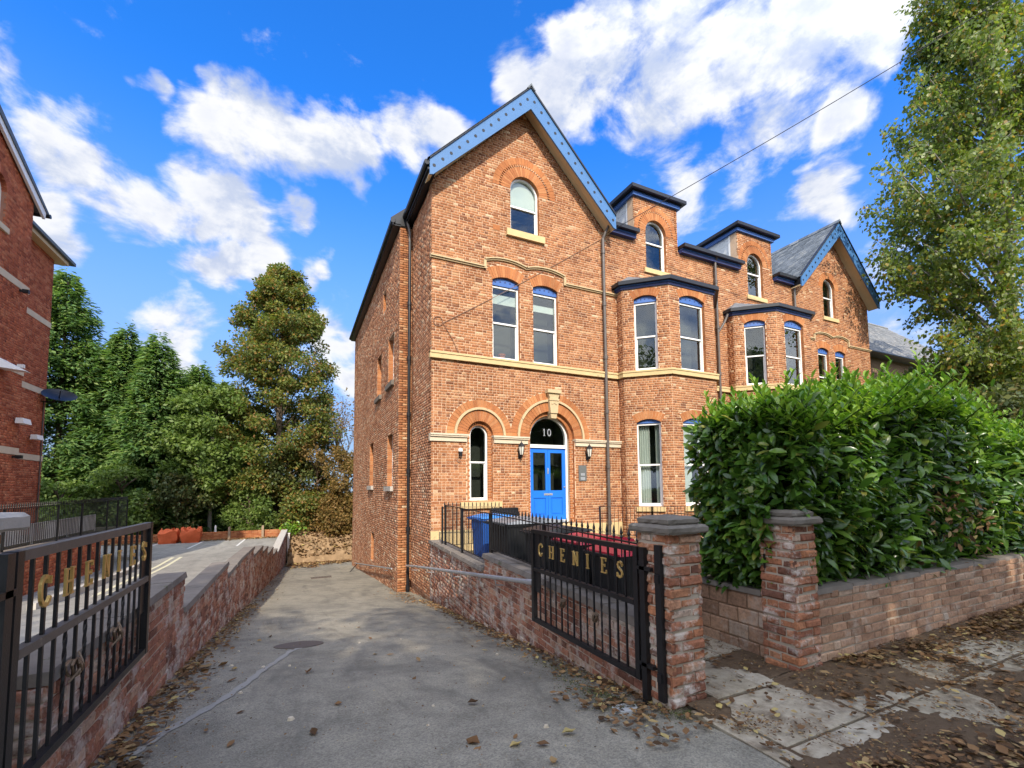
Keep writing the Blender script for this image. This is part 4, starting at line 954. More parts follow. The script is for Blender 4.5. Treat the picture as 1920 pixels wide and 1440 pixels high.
MB().lathe((3.98, WV-.07, 2.56), [(.05, -.08), (.055, 0), (.055, .02)], 8).build('body', 'black_plastic', r); MB().lathe((3.98, WV-.07, 2.6), [(.06, 0), (.06, .06), (.03, .09)], 8).build('cap', 'white_paint', r)
MB().tube([(3.98, WV-.05, 2.5), (3.92, WV-.02, 2.42), (3.9, WV-.02, 2.34), (3.96, WV-.02, 2.3), (4.0, WV-.02, 2.36)], .008, 5).build('wire', 'cable_brown', r)
# cables
mb = MB(); A = Vector((8.88, WV-.02, 9.74)); B = Vector((3.5, WV-.02, 6.09))
mb.tube([A.lerp(B, t) - Vector((0, 0, .05*math.sin(PI*t))) for t in lin(0, 1, 10)], .009, 5)
mb.tube([(3.36+.13*math.cos(t), WV-.025, 6.12+.13*math.sin(t)) for t in lin(0, 2*PI, 14)], .01, 5); mb.tube([(3.5, WV-.02, 6.09), (3.75, WV-.02, 5.7), (3.95, WV-.02, 5.3)], .009, 5)
mesh_thing(mb, 'wall_cable', 'cable_brown', (3.5, WV, 6.09), 'thin brown cable slung diagonally across the near gable, ending in a loop', 'cable')
mb = MB(); A = Vector((10.2, WV-.3, 11.2)); B = Vector((16.12, 4.64, 14.42)); A = Vector((9.0, WV-.1, 9.9))
C_ = A.lerp(B, 1.9)
mb.tube([A.lerp(C_, t) - Vector((0, 0, .35*math.sin(PI*t))) for t in lin(0, 1, 24)], .011, 5)
mesh_thing(mb, 'telephone_wire', 'cable_black', A, 'thin dark overhead wire running from the house up across the sky', 'wire')

# ------------------------------------------------------------------ gate pillars and garden walls
def pillar(name, u0, u1, v0, v1, z0, z1, label, m='brick_pillar', group='brick gate pillars', capm='weathered_stone', flat=False, faces='wsen'):
    r = empty(name, ((u0+u1)/2, (v0+v1)/2, z0), label, 'gate pillar', group)
    MB().box(u0+.012, u1-.012, v0+.012, v1-.012, z0-.15, z1).build('core', 'mortar_old', r)
    nr = int(round((z1-z0)/.077)); c = (z1-z0)/nr
    kw = dict(course=c, n_single=400, soft=2.5, proud=.013, rough=.008, wander=.004, depth=.04, joint=.011)
    if 's' in faces: bricks(r, Frame((u0, v0+.012), (1, 0)), lambda z: [(.004, u1-u0-.004)], z0, z1, m, bond=lambda i: 's' if i % 2 else 'f', **kw)
    if 'w' in faces: bricks(r, Frame((u0+.012, v1), (0, -1)), lambda z: [(.006, v1-v0-.006)], z0, z1, m, bond=lambda i: 'f' if i % 2 else 's', **kw)
    if 'e' in faces: bricks(r, Frame((u1-.012, v0), (0, 1)), lambda z: [(.006, v1-v0-.006)], z0, z1, m, bond=lambda i: 'f' if i % 2 else 's', **kw)
    if 'n' in faces: bricks(r, Frame((u1, v1-.012), (-1, 0)), lambda z: [(.006, u1-u0-.006)], z0, z1, m, bond=lambda i: 'f' if i % 2 else 's', **kw)
    o = .042
    def cap(a, za, zb, ta=0):
        mb = MB(); n = 7; vs = []
        for z, i in ((za, .008), (za+.015, 0), (zb-.02, 0), (zb, .022+ta)):
            ring_ = []
            for k in range(4):
                P = [(u0-a, v0-a), (u1+a, v0-a), (u1+a, v1+a), (u0-a, v1+a)]; p, q = P[k], P[(k+1) % 4]
                for t in range(n):
                    x = p[0]+(q[0]-p[0])*t/n; y = p[1]+(q[1]-p[1])*t/n; cx, cy = (u0+u1)/2, (v0+v1)/2; L = math.hypot(x-cx, y-cy); f = (L-i*1.2)/L
                    ring_.append((cx+(x-cx)*f+random.uniform(-.004, .004), cy+(y-cy)*f+random.uniform(-.004, .004), z+random.uniform(-.003, .003)))
            vs += ring_
        N = 4*n; fs = [(i*N+k, i*N+(k+1) % N, (i+1)*N+(k+1) % N, (i+1)*N+k) for i in range(3) for k in range(N)] + [tuple(range(3*N, 4*N))]
        mb.add(vs, fs); mb.build('cap_stone', capm, r, fix=True)
    if flat: cap(.07, z1, z1+.085)
    else: cap(o, z1, z1+.065); cap(-.005, z1+.065, z1+.125, .02)
    return r
P1 = pillar('gate_pillar', 2.49, 2.82, 2.54, 2.89, -.02, 1.245, 'orange brick gate pillar beside the open black gate, between drive and path')
P2 = pillar('gate_pillar', 3.89, 4.21, 2.51, 2.84, -.02, 1.255, 'brick gate pillar at the corner of the laurel hedge and street wall')
P0 = pillar('gate_pillar', -1.66, -1.26, 2.60, 3.00, -.02, 1.42, 'brick gate pillar with pale flat capstone at the left gate', capm='concrete_cap', flat=True, faces='es')
mb = MB(); mb.tube([(3.887, 2.78, .93), (3.872, 2.78, .93)], .012, 6); mb.bar((3.878, 2.78, .85), (3.878, 2.78, .98), .018, .01); mb.build('old_hinge', 'black_iron', P2)

def garden_wall(name, fr, pred, L, z0, z1, m, mort, thick, label, group=None, cat='wall', n_single=300, bond=lambda i: 'ssf'[i % 3], course=.077, soft=1.25, rootz=0, grow=.0, rough=.006):
    r = empty(name, tuple(fr(L/2, 0, rootz)), label, cat, group)
    sp = pred_spans(pred, 0, L)
    backing(fr, sp, z0, z1, thick, 'core', mort, r)
    bricks(r, fr, sp, z0, z1, m, course=course, bond=bond, n_single=n_single, soft=soft, proud=.010, rough=rough, wander=.003)
    return r
def coping(r, fr, a, b, z, thick, m='coping', h=.055, over=.03, seg=.62, z2=None):
    s = a
    z2 = z if z2 is None else z2
    while s < b-.02:
        e = min(s+seg*random.uniform(.9, 1.1), b)
        if b-e < .2: e = b
        za, zb = z+(z2-z)*(s-a)/(b-a), z+(z2-z)*(e-a)/(b-a); d = random.uniform(-.005, .005); j = lambda: random.uniform(-.006, .006)
        mb = MB(); c = .012
        P = []
        for q, hz in ((0, 0), (1, h)):
            i = c*q
            P += [fr(s+.004+i, over-i+d+j()*.5, za+hz+j()*.5), fr(e-.004-i, over-i+d+j()*.5, zb+hz+j()*.5), fr(e-.004-i, -thick-over+i+d, zb+hz+j()*.5), fr(s+.004+i, -thick-over+i+d, za+hz+j()*.5)]
        mb.add(P, BOXF); mb.build('coping_stone', m, r); s = e
# street wall under the hedge
F1 = Frame((4.21, 2.545), (1, 0)); LS = 8.1
SWALL = garden_wall('street_wall', F1, lambda s, z: z < .62 - .01*s*.1, LS, -.05, .62, 'brick_street', 'mortar_old', .22, 'low brown brick street wall under the laurel hedge, right of its pillar', bond=lambda i: 'fsf'[i % 3])
coping(SWALL, F1, 0.0, LS, .62, .22, 'coping', .045, .012)
# rough rendered wall along the path
F2 = Frame((4.0, 3.62), (0, -1))
PW = garden_wall('path_wall', F2, lambda s, z: z < .56, .72, -.05, .56, 'brick_street', 'render_brown', .2, 'short brown wall beside the garden path, below the hedge end', soft=1.0, n_single=100, course=.15, rough=.002, bond=lambda i: 's')
coping(PW, F2, -.02, .72, .56, .2, 'coping', .05, .03)
# dwarf wall between drive and front garden, stepped
A0 = Vector((3.17, 11.6)); A1 = Vector((2.575, 2.90)); FD = Frame(A0, A1-A0); LD = (A1-A0).length
def dw_uv(s): p = A0 + (A1-A0)*(s/LD); return p.x, p.y
STEP = LD*(11.6-7.12)/(11.6-2.93)
DZ = [drive_z(*dw_uv(s)) for s in lin(0, LD, 200)]
def dw_low(s): return DZ[min(199, max(0, int(s/LD*199)))] - .12
DWALL = garden_wall('dwarf_wall', FD, lambda s, z: dw_low(s) < z < (.21 if s < STEP else .45), LD, -1.45, .45, 'brick_wall', 'mortar_old', .24, 'stepped brick dwarf wall below the black railings, right of the drive', bond=lambda i: 'ssh'[i % 3])
coping(DWALL, FD, 0.0, STEP-.01, .21, .24, 'coping', .07, .045); coping(DWALL, FD, STEP, LD-.02, .45, .24, 'coping', .07, .045)
MB().obox(FD, -.05, LD, -.24, -.2405-.3, -.3, .02).build('footing', 'mortar_old', DWALL)
# left wall, stepping down the drive
LW = empty('stepped_wall', (-1.1, 8, 0), 'long brick boundary wall stepping down the left side of the drive', 'wall')
SECT = [(3.06, 6.17, .71), (6.17, 9.76, .32), (9.76, 14.33, .08), (14.33, 16.7, -.156), (16.7, 18.35, -.356), (18.35, 20.6, -.64), (20.6, 22.8, -.97)]
for seg, (va, vb) in enumerate(((3.06, 12.0), (12.0, 30.0))):
    pa, pb = Vector((ubend(va), va)), Vector((ubend(vb), vb)); fr = Frame(pa, pb-pa); L = (pb-pa).length
    def top(s, va=va, vb=vb, L=L):
        v = va + (vb-va)*s/L
        for a, b, z in SECT:
            if v <= b: return z-.05
        return -1.2 + (v-22.8)/7.2*.42
    dz = [drive_z(ubend(va+(vb-va)*t), va+(vb-va)*t)-.1 for t in lin(0, 1, 300)]
    def pred(s, z, top=top, dz=dz, L=L): return dz[min(299, int(s/L*299))] < z < top(s) - .035
    sp = pred_spans(pred, 0, L)
    backing(fr, sp, -2.9, .70, .22, 'core', 'mortar_old', LW)
    bricks(LW, fr, sp, -2.9, .70, 'brick_wall', course=.077, bond=lambda i: 'ssf'[i % 3], n_single=300 if seg == 0 else 0, soft=1.3, proud=.010, rough=.007, wander=.004)
    # the faces towards the car park
    f2 = Frame(pb + Vector((fr.n.x, fr.n.y))*-.22, pa-pb)
    sp2 = pred_spans(lambda s, z, top=top, L=L, va=va, vb=vb: carpark_z(-2, va+(vb-va)*(1-s/L))-.1 < z < top(L-s)-.035, 0, L)
    bricks(LW, f2, sp2, -1.5, .70, 'brick_wall', course=.077, bond=lambda i: 'ssf'[i % 3], soft=.6)
    for a, b, z in SECT:
        a2, b2 = max(a, va), min(b, vb)
        if b2-a2 > .05: coping(LW, fr, (a2-va)/(vb-va)*L, (b2-va)/(vb-va)*L-.01, z-.06, .22, 'coping', .06, .03, seg=1.2)
    if seg: coping(LW, fr, (22.8-va)/(vb-va)*L, L, -1.2, .24, 'concrete_cap', .07, .05, seg=1.2, z2=-.77)
bricks(LW, Frame((-1.315, 3.058), (1, 0)), lambda z: [(0, .215)], -.2, .62, 'brick_wall', course=.077, bond=lambda i: 's', soft=1.3, proud=.010)
# kerb wall across the back of the car park
FK = Frame((-9.5, 31.0), (1, 0)); LK = 9.0
KW = garden_wall('kerb_wall', FK, lambda s, z: z < -.80, LK, -1.35, -.80, 'brick_kerb', 'mortar_red', .2, 'low orange brick kerb wall across the back of the car park', n_single=150, bond=lambda i: 's', soft=.8)
coping(KW, FK, 0, LK, -.80, .2, 'brick_kerb', .04, .01)
for u, l in ((-3.45, 'weathered timber stub post on the kerb wall, left of two'), (-1.75, 'weathered timber stub post on the kerb wall nearer the drive')):
    mb = MB(); mb.prism([(u-.06, 30.9, -1.2), (u+.06, 30.9, -1.2), (u+.06, 30.9, -.5), (u+.02, 30.9, -.45), (u-.06, 30.9, -.5)], (0, -.12, 0)); mesh_thing(mb, 'stub_post', 'wood_post', (u, 30.85, -1.2), l, 'post', 'timber stub posts on the kerb wall')
mb = MB(); mb.lathe((-4.2, 31.4, -1.2), [(.05, 0), (.05, .75), (.03, .8)], 8); mesh_thing(mb, 'marker_post', 'white_paint', (-4.2, 31.4, -1.2), 'thin white marker post behind the kerb wall', 'post')
mb = MB(); mb.box(-.42, -.30, 29.7, 29.82, -2.7, -.95); mb.box(-.45, -.27, 29.67, 29.85, -.95, -.9); mesh_thing(mb, 'white_post', 'white_paint', (-.36, 29.76, -2.7), 'white painted post at the far end of the stepped wall', 'post')

# ------------------------------------------------------------------ iron gates lettered CHENIES
def gate(name, u, v0, v1, z0, z1, face, label, zmid):
    """leaf along v; face +1 shows towards +u"""
    r = empty(name, (u, v0, z0), label, 'gate', 'open iron driveway gates')
    mb = MB(); t = .05
    mb.box(u-t*.5, u+t*.5, v0, v0+.05, z0, z1); o = mb.build('hinge_stile', 'black_iron', r)
    MB().box(u-t*.5, u+t*.5, v1-.05, v1, z0, z1).build('lock_stile', 'black_iron', r)
    for za, zb, mm, n in ((z1-.045, z1, 'grey_iron', 'top_rail'), (zmid-.02, zmid+.02, 'grey_iron', 'middle_rail'), (z0, z0+.042, 'black_iron', 'bottom_rail')):
        MB().box(u-t*.44, u+t*.44, v0+.06, v1-.05, za, zb).build(n, mm if face > 0 else 'black_iron', r)
    MB().box(u-.004, u+.004, v1-.17, v1-.05, zmid-.25, z1-.045).build('lock_plate', 'black_iron', r)
    n = 14; vs_ = [v0+.06+(v1-v0-.11)*(k+1)/(n+1) for k in range(n)]
    me = None
    for k, v in enumerate(vs_):
        for za, zb in ((z0+.042, zmid-.02), (zmid+.02, z1-.045)):
            mb = MB()
            if k in (3, 5, 8, 10) and za < zmid: # twisted bars
                m2 = 16
                for q in range(m2):
                    a0, a1 = q*PI/5, (q+1)*PI/5; zq0, zq1 = za+(zb-za)*q/m2, za+(zb-za)*(q+1)/m2; w = .0095
                    P = [(u+w*math.cos(a+PI/4+j*PI/2), v+w*math.sin(a+PI/4+j*PI/2), zz) for a, zz in ((a0, zq0), (a1, zq1)) for j in range(4)]
                    mb.add(P, [(j, (j+1) % 4, 4+(j+1) % 4, 4+j) for j in range(4)])
            else: mb.box(u-.007, u+.007, v-.0075, v+.0075, za, zb)
            mb.build('bar', 'black_iron', r)
    for k in (4, 9):                          # rosettes of twisted strap
        mb = MB(); v = vs_[k]; zc = z0 + (zmid-z0)*.56; rad = .042
        for q in range(4):
            tt = q*PI/4
            mb.tube([(u+rad*.75*math.sin(a)*math.cos(tt)+.004*q, v+rad*math.sin(a)*math.sin(tt+.6)+.012*math.cos(3*a), zc+rad*1.05*math.cos(a)) for a in lin(0, 2*PI, 13)], .0065, 5, cap=False)
        mb.tube([(u, v-.055, zc-.06), (u+.03, v-.02, zc-.015), (u+.03, v+.02, zc+.02), (u, v+.055, zc+.065)], .006, 5)
        mb.build('rosette', 'bronze', r)
    d = (v1-v0-.2)/7; h = .125
    for i, ch in enumerate('CHENIES'):
        vv = v0+.12+d*(i+.28) if face > 0 else v1-.12-d*(i+.28)
        uu = u + face*.016
        letter(ch, (uu, vv, z0+(z1-z0)*.735), (0, face, 0), h, 'gold_letter', r, w=.11)
    # hinge straps and post
    vp = v0-.055
    mb = MB(); mb.box(u-.03, u+.03, vp-.03, vp+.025, z0-.2, z1+.0); mb.build('hinge_post', 'black_iron', r)
    for z in (z0+.14, z1-.16):
        mb = MB(); mb.tube([(u+face*.0, vp+.035, z-.05), (u, vp+.035, z+.05)], .022, 8); mb.box(u-.03, u+.03, vp-.10, vp+.05, z-.014, z+.014); mb.build('hinge', 'black_iron', r)
    return r
gate('iron_gate', -1.04, 2.545, 4.47, .36, 1.36, 1, 'open black iron gate on the left with brass letters CHENIES', .93)
gate('iron_gate', 2.485, 2.86, 4.66, .09, 1.125, -1, 'open black iron gate hinged on the orange brick pillar, lettered CHENIES', .675)
mb = MB(); mb.box(2.455, 2.488, 2.60, 2.66, .02, 1.16); mb.box(2.44, 2.488, 2.61, 2.65, .16, .22); mb.box(2.44, 2.488, 2.61, 2.65, .88, .94); mb.build('gate_strap', 'black_iron', P1)

# railings
def finial(mb, x, y, z, s=1.):
    mb.lathe((x, y, z), [(.008*s, 0), (.017*s, .012), (.009*s, .03), (.016*s, .05), (.002, .115*s)], 6)
def railing(name, p, q, zb0, zb1, zt0, zt1, label, spikes=True, sp=.11, posts=(0, 1), group='black iron railings', m='black_iron', bar=.007, cat='railing', over=.0, railw=.028):
    p, q = Vector(p), Vector(q); L = (q-p).length; mid = (p+q)/2
    r = empty(name, (mid.x, mid.y, min(zb0, zb1)), label, cat, group)
    P = lambda t, z: (p.x+(q.x-p.x)*t, p.y+(q.y-p.y)*t, z)
    zb = lambda t: zb0+(zb1-zb0)*t
    zt = lambda t: zt0+(zt1-zt0)*t
    MB().bar(P(0, zt0), P(1, zt1), railw, .012).build('top_rail', m, r); MB().bar(P(0, zb0+.06), P(1, zb1+.06), railw, .012).build('bottom_rail', m, r)
    n = int(L/sp)
    for k in range(n):
        t = (k+.5)/n; mb = MB(); x, y, _ = P(t, 0); mb.tube([(x, y, zb(t)+.06), (x, y, zt(t)+(.02 if spikes else 0))], bar, 5)
        if spikes: finial(mb, x, y, zt(t)+.02)
        mb.build('bar', m, r)
    for t in posts:
        x, y, _ = P(t, 0); MB().box(x-.02, x+.02, y-.02, y+.02, zb(t)-.06, zt(t)+.01).build('post', m, r)
    return r
def dwp(v): s = (11.6-v)/(11.6-2.93)*LD; p = FD(s, -.12, 0); return (p.x, p.y)
railing('iron_railing', dwp(10.4), dwp(7.15), .30, .30, 1.21, 1.17, 'plain topped black railing on the lower coping, in front of the blue bin', False, .115, (0, .45, 1))
railing('iron_railing', dwp(7.1), dwp(3.0), .52, .52, 1.17, 1.10, 'black railing with spear finials on the upper coping behind the right gate', True, .115, (0, .5, 1))
railing('iron_railing', (3.2, 10.62), (4.75, 10.62), .18, .18, 1.16, 1.12, 'short spiked black railing in front of the narrow arched window', True, .10, (0, 1))
railing('iron_railing', (7.85, 10.62), (9.4, 10.2), .15, .15, 1.05, 1.02, 'black lightwell railing to the right of the blue door', False, .115, (0, 1))
railing('iron_railing', (9.4, 10.2), (13.2, 9.6), .15, .15, 1.02, 1.0, 'black lightwell railing in front of the nearer bay window', False, .115, (0, .5, 1))
# planter on the light well, garden bench edge
r = empty('planter', (4.75, 10.5, .6), 'black planter trough hung on the railing left of the blue door', 'planter')
mb = MB(); mb.box(4.42, 5.15, 10.42, 10.60, .88, 1.10); mb.build('trough', 'black_plastic', r)
# handrails
hr = empty('handrail', (2.65, 8, 0), 'long galvanised handrail pole along the dwarf wall', 'handrail', 'galvanised handrails')
mb = MB(); mb.tube([(2.60, 4.9, .46), (2.96, 12.4, -.50), (3.0, 13.6, -.67)], .03, 10); mb.build('pole', 'galvanised', hr, smooth=True)
MB().tube([(2.598, 4.86, .465), (2.606, 5.05, .44)], .036, 10).build('end_cap', 'galvanised', hr)
for v, z in ((6.2, .30), (8.6, .0), (11.0, -.31), (13.0, -.58)):
    u = 2.6+(v-4.9)*.049; MB().tube([(u, v, z), (u+.02, v, z-.12), (u+.2, v, z-.14)], .012, 6).build('bracket', 'galvanised', hr)
hr = empty('handrail', (2.7, 18, -1.5), 'far handrail pole along the side wall past the brick corner', 'handrail', 'galvanised handrails')
MB().tube([(2.68, 14.2, -.82), (2.66, 23.5, -1.98)], .025, 8).build('pole', 'galvanised', hr, smooth=True)
MB().tube([(2.66, 22.6, -1.9), (2.2, 21.9, -2.2)], .02, 6).build('stay', 'black_iron', hr)
for v in (15.5, 18.5, 21.5): z = -.82-(v-14.2)*.125; MB().tube([(2.67, v, z), (2.68, v, z-.1), (2.82, v, z-.1)], .012, 6).build('bracket', 'galvanised', hr)

# ------------------------------------------------------------------ wheelie bins
def bin_(u, v, rot, body, lid, label, s=1., h=1.0):
    r = empty('wheelie_bin', (0, 0, 0), label, 'wheelie bin', 'wheelie bins in the front garden')
    w, d = .29*s, .35*s
    def pr(z0, z1, a, b, nm, m, bev=.03):
        mb = MB(); n = []
        for z, k in ((z0, a), (z1, b)):
            x, y = w*k, d*k; n += [(-x+bev, -y, z), (x-bev, -y, z), (x, -y+bev, z), (x, y-bev, z), (x-bev, y, z), (-x+bev, y, z), (-x, y-bev, z), (-x, -y+bev, z)]
        mb.add(n, [(i, (i+1) % 8, 8+(i+1) % 8, 8+i) for i in range(8)] + [tuple(range(7, -1, -1)), tuple(range(8, 16))]); return mb.build(nm, m, r)
    bo = pr(.06, h*.93, .80, .97, 'body', body); pr(h*.91, h*.95, 1.02, 1.03, 'rim', body)
    for k in (-1, 1): MB().bar((k*w*.45, -d*.86, .2), (k*w*.5, -d*.955, h*.8), .03, .02).build('rib', body, bo)
    mb = MB(); n = 8; vs = []
    for i in range(n+1):
        y = -d*1.1 + 2.15*d*i/n; zz = h*.95 + .075*math.sin(PI*(.12+.8*i/n)); vs += [(-w*1.06, y, h*.95), (-w*.98, y, zz), (w*.98, y, zz), (w*1.06, y, h*.95)]
    mb.add(vs, [(4*i+k, 4*i+4+k, 4*i+5+k, 4*i+1+k) for i in range(n) for k in range(3)] + [(0, 1, 2, 3), tuple(4*n+k for k in (3, 2, 1, 0))]); mb.build('lid', lid, r, smooth=True)
    mb = MB(); mb.tube([(-w*.8, d*1.05, h*.92), (-w*.8, d*1.22, h*.95), (w*.8, d*1.22, h*.95), (w*.8, d*1.05, h*.92)], .016, 6); mb.build('handle', body, r)
    for k in (-1, 1):
        mb = MB(); mb.tube([(k*(w*.78), d*.78, .1), (k*(w*.78+.055), d*.78, .1)], .1, 12); mb.build('wheel', 'black_plastic', r)
    r.location = (u, v, .0); r.rotation_euler = (0, 0, rot); return r
bin_(3.62, 8.55, PI*.52, 'bin_blue', 'bin_lid_blue', 'blue wheelie bin with blue lid behind the lower railing', 1.02, 1.06)
bin_(3.65, 7.15, PI*.5, 'bin_black', 'bin_grey', 'large black bin with pale grey lid behind the step of the wall', 1.5, 1.06)
bin_(3.45, 5.75, PI*.5, 'bin_black', 'bin_black', 'black bin with black lid between the grey lidded and red lidded bins', 1.1, 1.02)
bin_(3.28, 4.62, PI*.5, 'bin_black', 'bin_red', 'black wheelie bin with bright red lid behind the right gate', 1.05, 1.0)
bin_(3.22, 3.85, PI*.5, 'bin_black', 'bin_red', 'nearest red lidded bin, half hidden by the gate pillar', 1.0, .97)

# ------------------------------------------------------------------ drive furniture
def disc(name, u, v, ru, rv, m, label, cat, h=.012, rot=0., n=28, jag=0., kind=None, hole=0.):
    loc = (u, v, drive_z(u, v)); mb = MB(); P = []
    for k in range(n):
        t = 2*PI*k/n; rr = 1+jag*math.sin(3*t+1)+jag*.7*math.sin(7*t); x, y = ru*rr*math.cos(t), rv*rr*math.sin(t); x, y = x*math.cos(rot)-y*math.sin(rot), x*math.sin(rot)+y*math.cos(rot); P.append((u+x, v+y))
    top = [(x+(u-x)*.04, y+(v-y)*.04, drive_z(x, y)+wobble(x, y)+h+.006) for x, y in P]; bot = [(x, y, drive_z(x, y)-.02) for x, y in P]
    if hole:
        inn = [(u+(x-u)*hole, v+(y-v)*hole, drive_z(x, y)+h) for x, y in P]; mb.add(bot+top+inn, [(k, (k+1) % n, n+(k+1) % n, n+k) for k in range(n)] + [(n+k, n+(k+1) % n, 2*n+(k+1) % n, 2*n+k) for k in range(n)])
    else: mb.add(bot+top, [(k, (k+1) % n, n+(k+1) % n, n+k) for k in range(n)] + [tuple(range(n, 2*n))])
    mb.v = [tuple(Vector(p)-Vector(loc)) for p in mb.v]; o = mb.build(name, m); o.location = loc; return tag(o, label, cat)
disc('manhole_cover', .08, 6.95, .32, .24, 'manhole_iron', 'oval rusty iron manhole cover set in the drive', 'manhole cover', .004)
disc('stone_disc', 2.24, 2.78, .105, .085, 'drain_pale', 'broken pale stone disc lying by the right gate pillar', 'stone disc', .02, jag=.05, hole=.22)
mb = MB(); a, b = (.62, 20.1), (1.35, 19.95)
for k in range(7):
    x0 = .62+k*.105; mb.box(x0, x0+.08, 19.9, 20.15, drive_z(1, 20)-.02, drive_z(1, 20)+.025)
mb.box(.6, 1.37, 19.86, 19.9, drive_z(1, 20)-.02, drive_z(1, 20)+.027); mb.box(.6, 1.37, 20.15, 20.19, drive_z(1, 20)-.02, drive_z(1, 20)+.027)
mesh_thing(mb, 'drain_grate', 'manhole_iron', (1, 20, drive_z(1, 20)), 'narrow iron drain grate across the far drive', 'drain')
# rubble sacks
def sack(u, v, s, seed, label):
    R = random.Random(seed); n, mrow = 18, 9; mb = MB(); vs = []
    for i in range(mrow):
        t = i/(mrow-1); rad = s*(.47+.06*math.sin(PI*t))*(1 if t < .72 else 1-(t-.72)*1.5); z = s*(t*1.05 if t < .72 else .756+(t-.72)*.25)
        for k in range(n):
            a = 2*PI*k/n; sq = min(1.3, 1/max(abs(math.cos(a)), abs(math.sin(a)))**.9); rr = rad*sq*(1+R.uniform(-.09, .09)); vs.append((u+rr*math.cos(a), v+rr*math.sin(a), -1.22+z+R.uniform(-.05, .05)*s+(.22*s*abs(math.sin(2*a+.8))**3 if .5 < t < .95 else 0)))
    mb.add(vs, [(i*n+k, i*n+(k+1) % n, (i+1)*n+(k+1) % n, (i+1)*n+k) for i in range(mrow-1) for k in range(n)] + [tuple((mrow-1)*n+k for k in range(n))])
    off = Vector((u, v, -1.22)); r = empty('rubble_sack', off, label, 'sack', 'rubble sacks by the kerb wall')
    mb.build('bag', 'orange_sack', r, smooth=True)
    for k in range(3):
        a = k*2.1+seed; MB().tube([(u+s*.4*math.cos(a), v+s*.4*math.sin(a), -1.22+s*.8), (u+s*.42*math.cos(a+.2), v+s*.42*math.sin(a+.2), -1.22+s*1.02), (u+s*.38*math.cos(a+.5), v+s*.38*math.sin(a+.5), -1.22+s*.82)], .03, 5).build('strap', 'orange_sack', r)
sack(-6.15, 30.2, .80, 3, 'orange rubble sack by the kerb wall, the left of two'); sack(-5.15, 30.15, .84, 8, 'orange rubble sack by the kerb wall, the right of two')

# ------------------------------------------------------------------ neighbouring brick house
NB = empty('brick_house', (-10, 18, -1), 'dark red brick house with pale stone bands beyond the car park', 'house')
FN = Frame((-7.5, 10.0), (0, 1)); VE = 18.36
def nspan(z):
    L = VE-10.0; top = 11.9-.52*(8.36-6.3)
    b = L
    if z > 10.35: b = min(L, (12.0-z)/.55 + 5.6)
    return [(0, b)] if b > 0 else []
opn = OP(16.62-10, .36, 9.0, 10.0, .36)
sp = make_spans(nspan, [opn], .04)
backing(FN, sp, -1.2, 12.2, .3, 'wall', 'mortar_red', NB)
def nb_bricks(z):
    iv = make_spans(nspan, [opn])(z)
    for z0 in (2.72, 5.1, 7.62):
        if z0 < z < z0+.2: return []
    return iv
bricks(NB, FN, lambda z: [(max(a, 4.5), b) for a, b in nb_bricks(z) if b > 4.5], -1.2, 12.1, 'brick_neighbour', bond=lambda i: 'ssf'[i % 3], soft=.5, n_single=250)
for z0 in (2.72, 5.1, 7.62): MB().obox(FN, 0, 8.4, -.1, .02, z0, z0+.2).build('stone_band', 'pale_stone', NB)
window(NB, FN, opn['c'], .36, 9.0, 10.0, .36, mid=9.55, sill=.1, sillm='pale_stone')
arch(NB, FN, opn['c'], 10.0, .36, .58, PI, 0, 14, m='brick_neighbour', single=False)
FNr = Frame((-7.5, VE), (-1, 0)); backing(FNr, lambda z: [(0, .8)], -1.2, 10.4, .3, 'return_wall', 'mortar_red', NB, inset=.002)
FN2 = Frame((-8.3, VE), (0, 1)); L2 = 21.93-VE
backing(FN2, lambda z: [(0, L2)], -1.2, 10.2, .3, 'wall', 'mortar_red', NB, inset=.001)
bricks(NB, FN2, lambda z: [] if any(z0 < z < z0+.2 for z0 in (2.72, 5.1, 7.62)) else [(0, L2)], -1.2, 10.2, 'brick_neighbour', bond=lambda i: 'ssf'[i % 3], soft=.5)
for z0 in (2.72, 5.1, 7.62): MB().obox(FN2, 0, L2+.02, -.1, .02, z0, z0+.2).build('stone_band', 'pale_stone', NB)
MB().box(-18, -8.31, 21.6, 21.9, -1.2, 10.2).build('rear_wall', 'mortar_red', NB); MB().box(-18, -7.81, 10, 10.3, -1.2, 10.3).build('front_wall', 'mortar_red', NB)
# verge of the gable and the lower eave
mb = MB(); mb.prism([(-7.44, 14.6, 12.62), (-7.44, 18.8, 10.50), (-7.44, 18.75, 10.24), (-7.44, 14.6, 12.30)], (.07, 0, 0)); mb.build('bargeboard', 'white_paint', NB)
mb = MB(); mb.prism([(-12, 10, 14.9), (-12, 14.6, 12.68), (-12, 18.9, 10.52), (-12, 18.9, 10.42), (-12, 10, 14.6)], (4.66, 0, 0)); mb.build('roof', 'slate', NB)
mb = MB(); mb.tube([(-7.3, 18.9, 10.43), (-12, 18.9, 10.43)], .07, 8); mb.build('gutter', 'black_plastic', NB)
MB().box(-8.5, -8.02, 18.37, 22.3, 10.2, 10.34).build('soffit', 'soffit_cream', NB)
mb = MB(); mb.prism([(-8.5, 18.37, 10.345), (-7.92, 18.37, 10.345), (-7.92, 18.37, 10.46), (-9.5, 18.37, 12.2), (-12, 18.37, 10.4)], (0, 4.25, 0)); mb.build('roof', 'slate', NB)
def nlight(loc, label, body, name='flood_light'):
    r = empty(name, loc, label, 'lamp', 'white flood lights on the red brick wall'); x, y, z = loc
    MB().box(x, x+.16, y-.03, y+.03, z-.02, z+.02).build('arm', 'black_iron', r)
    mb = MB(); mb.prism([(x+.1, y-.22, z-.1), (x+.3, y-.22, z-.1), (x+.26, y-.22, z+.06), (x+.12, y-.22, z+.06)], (0, .44, 0)); mb.build('housing', body, r)
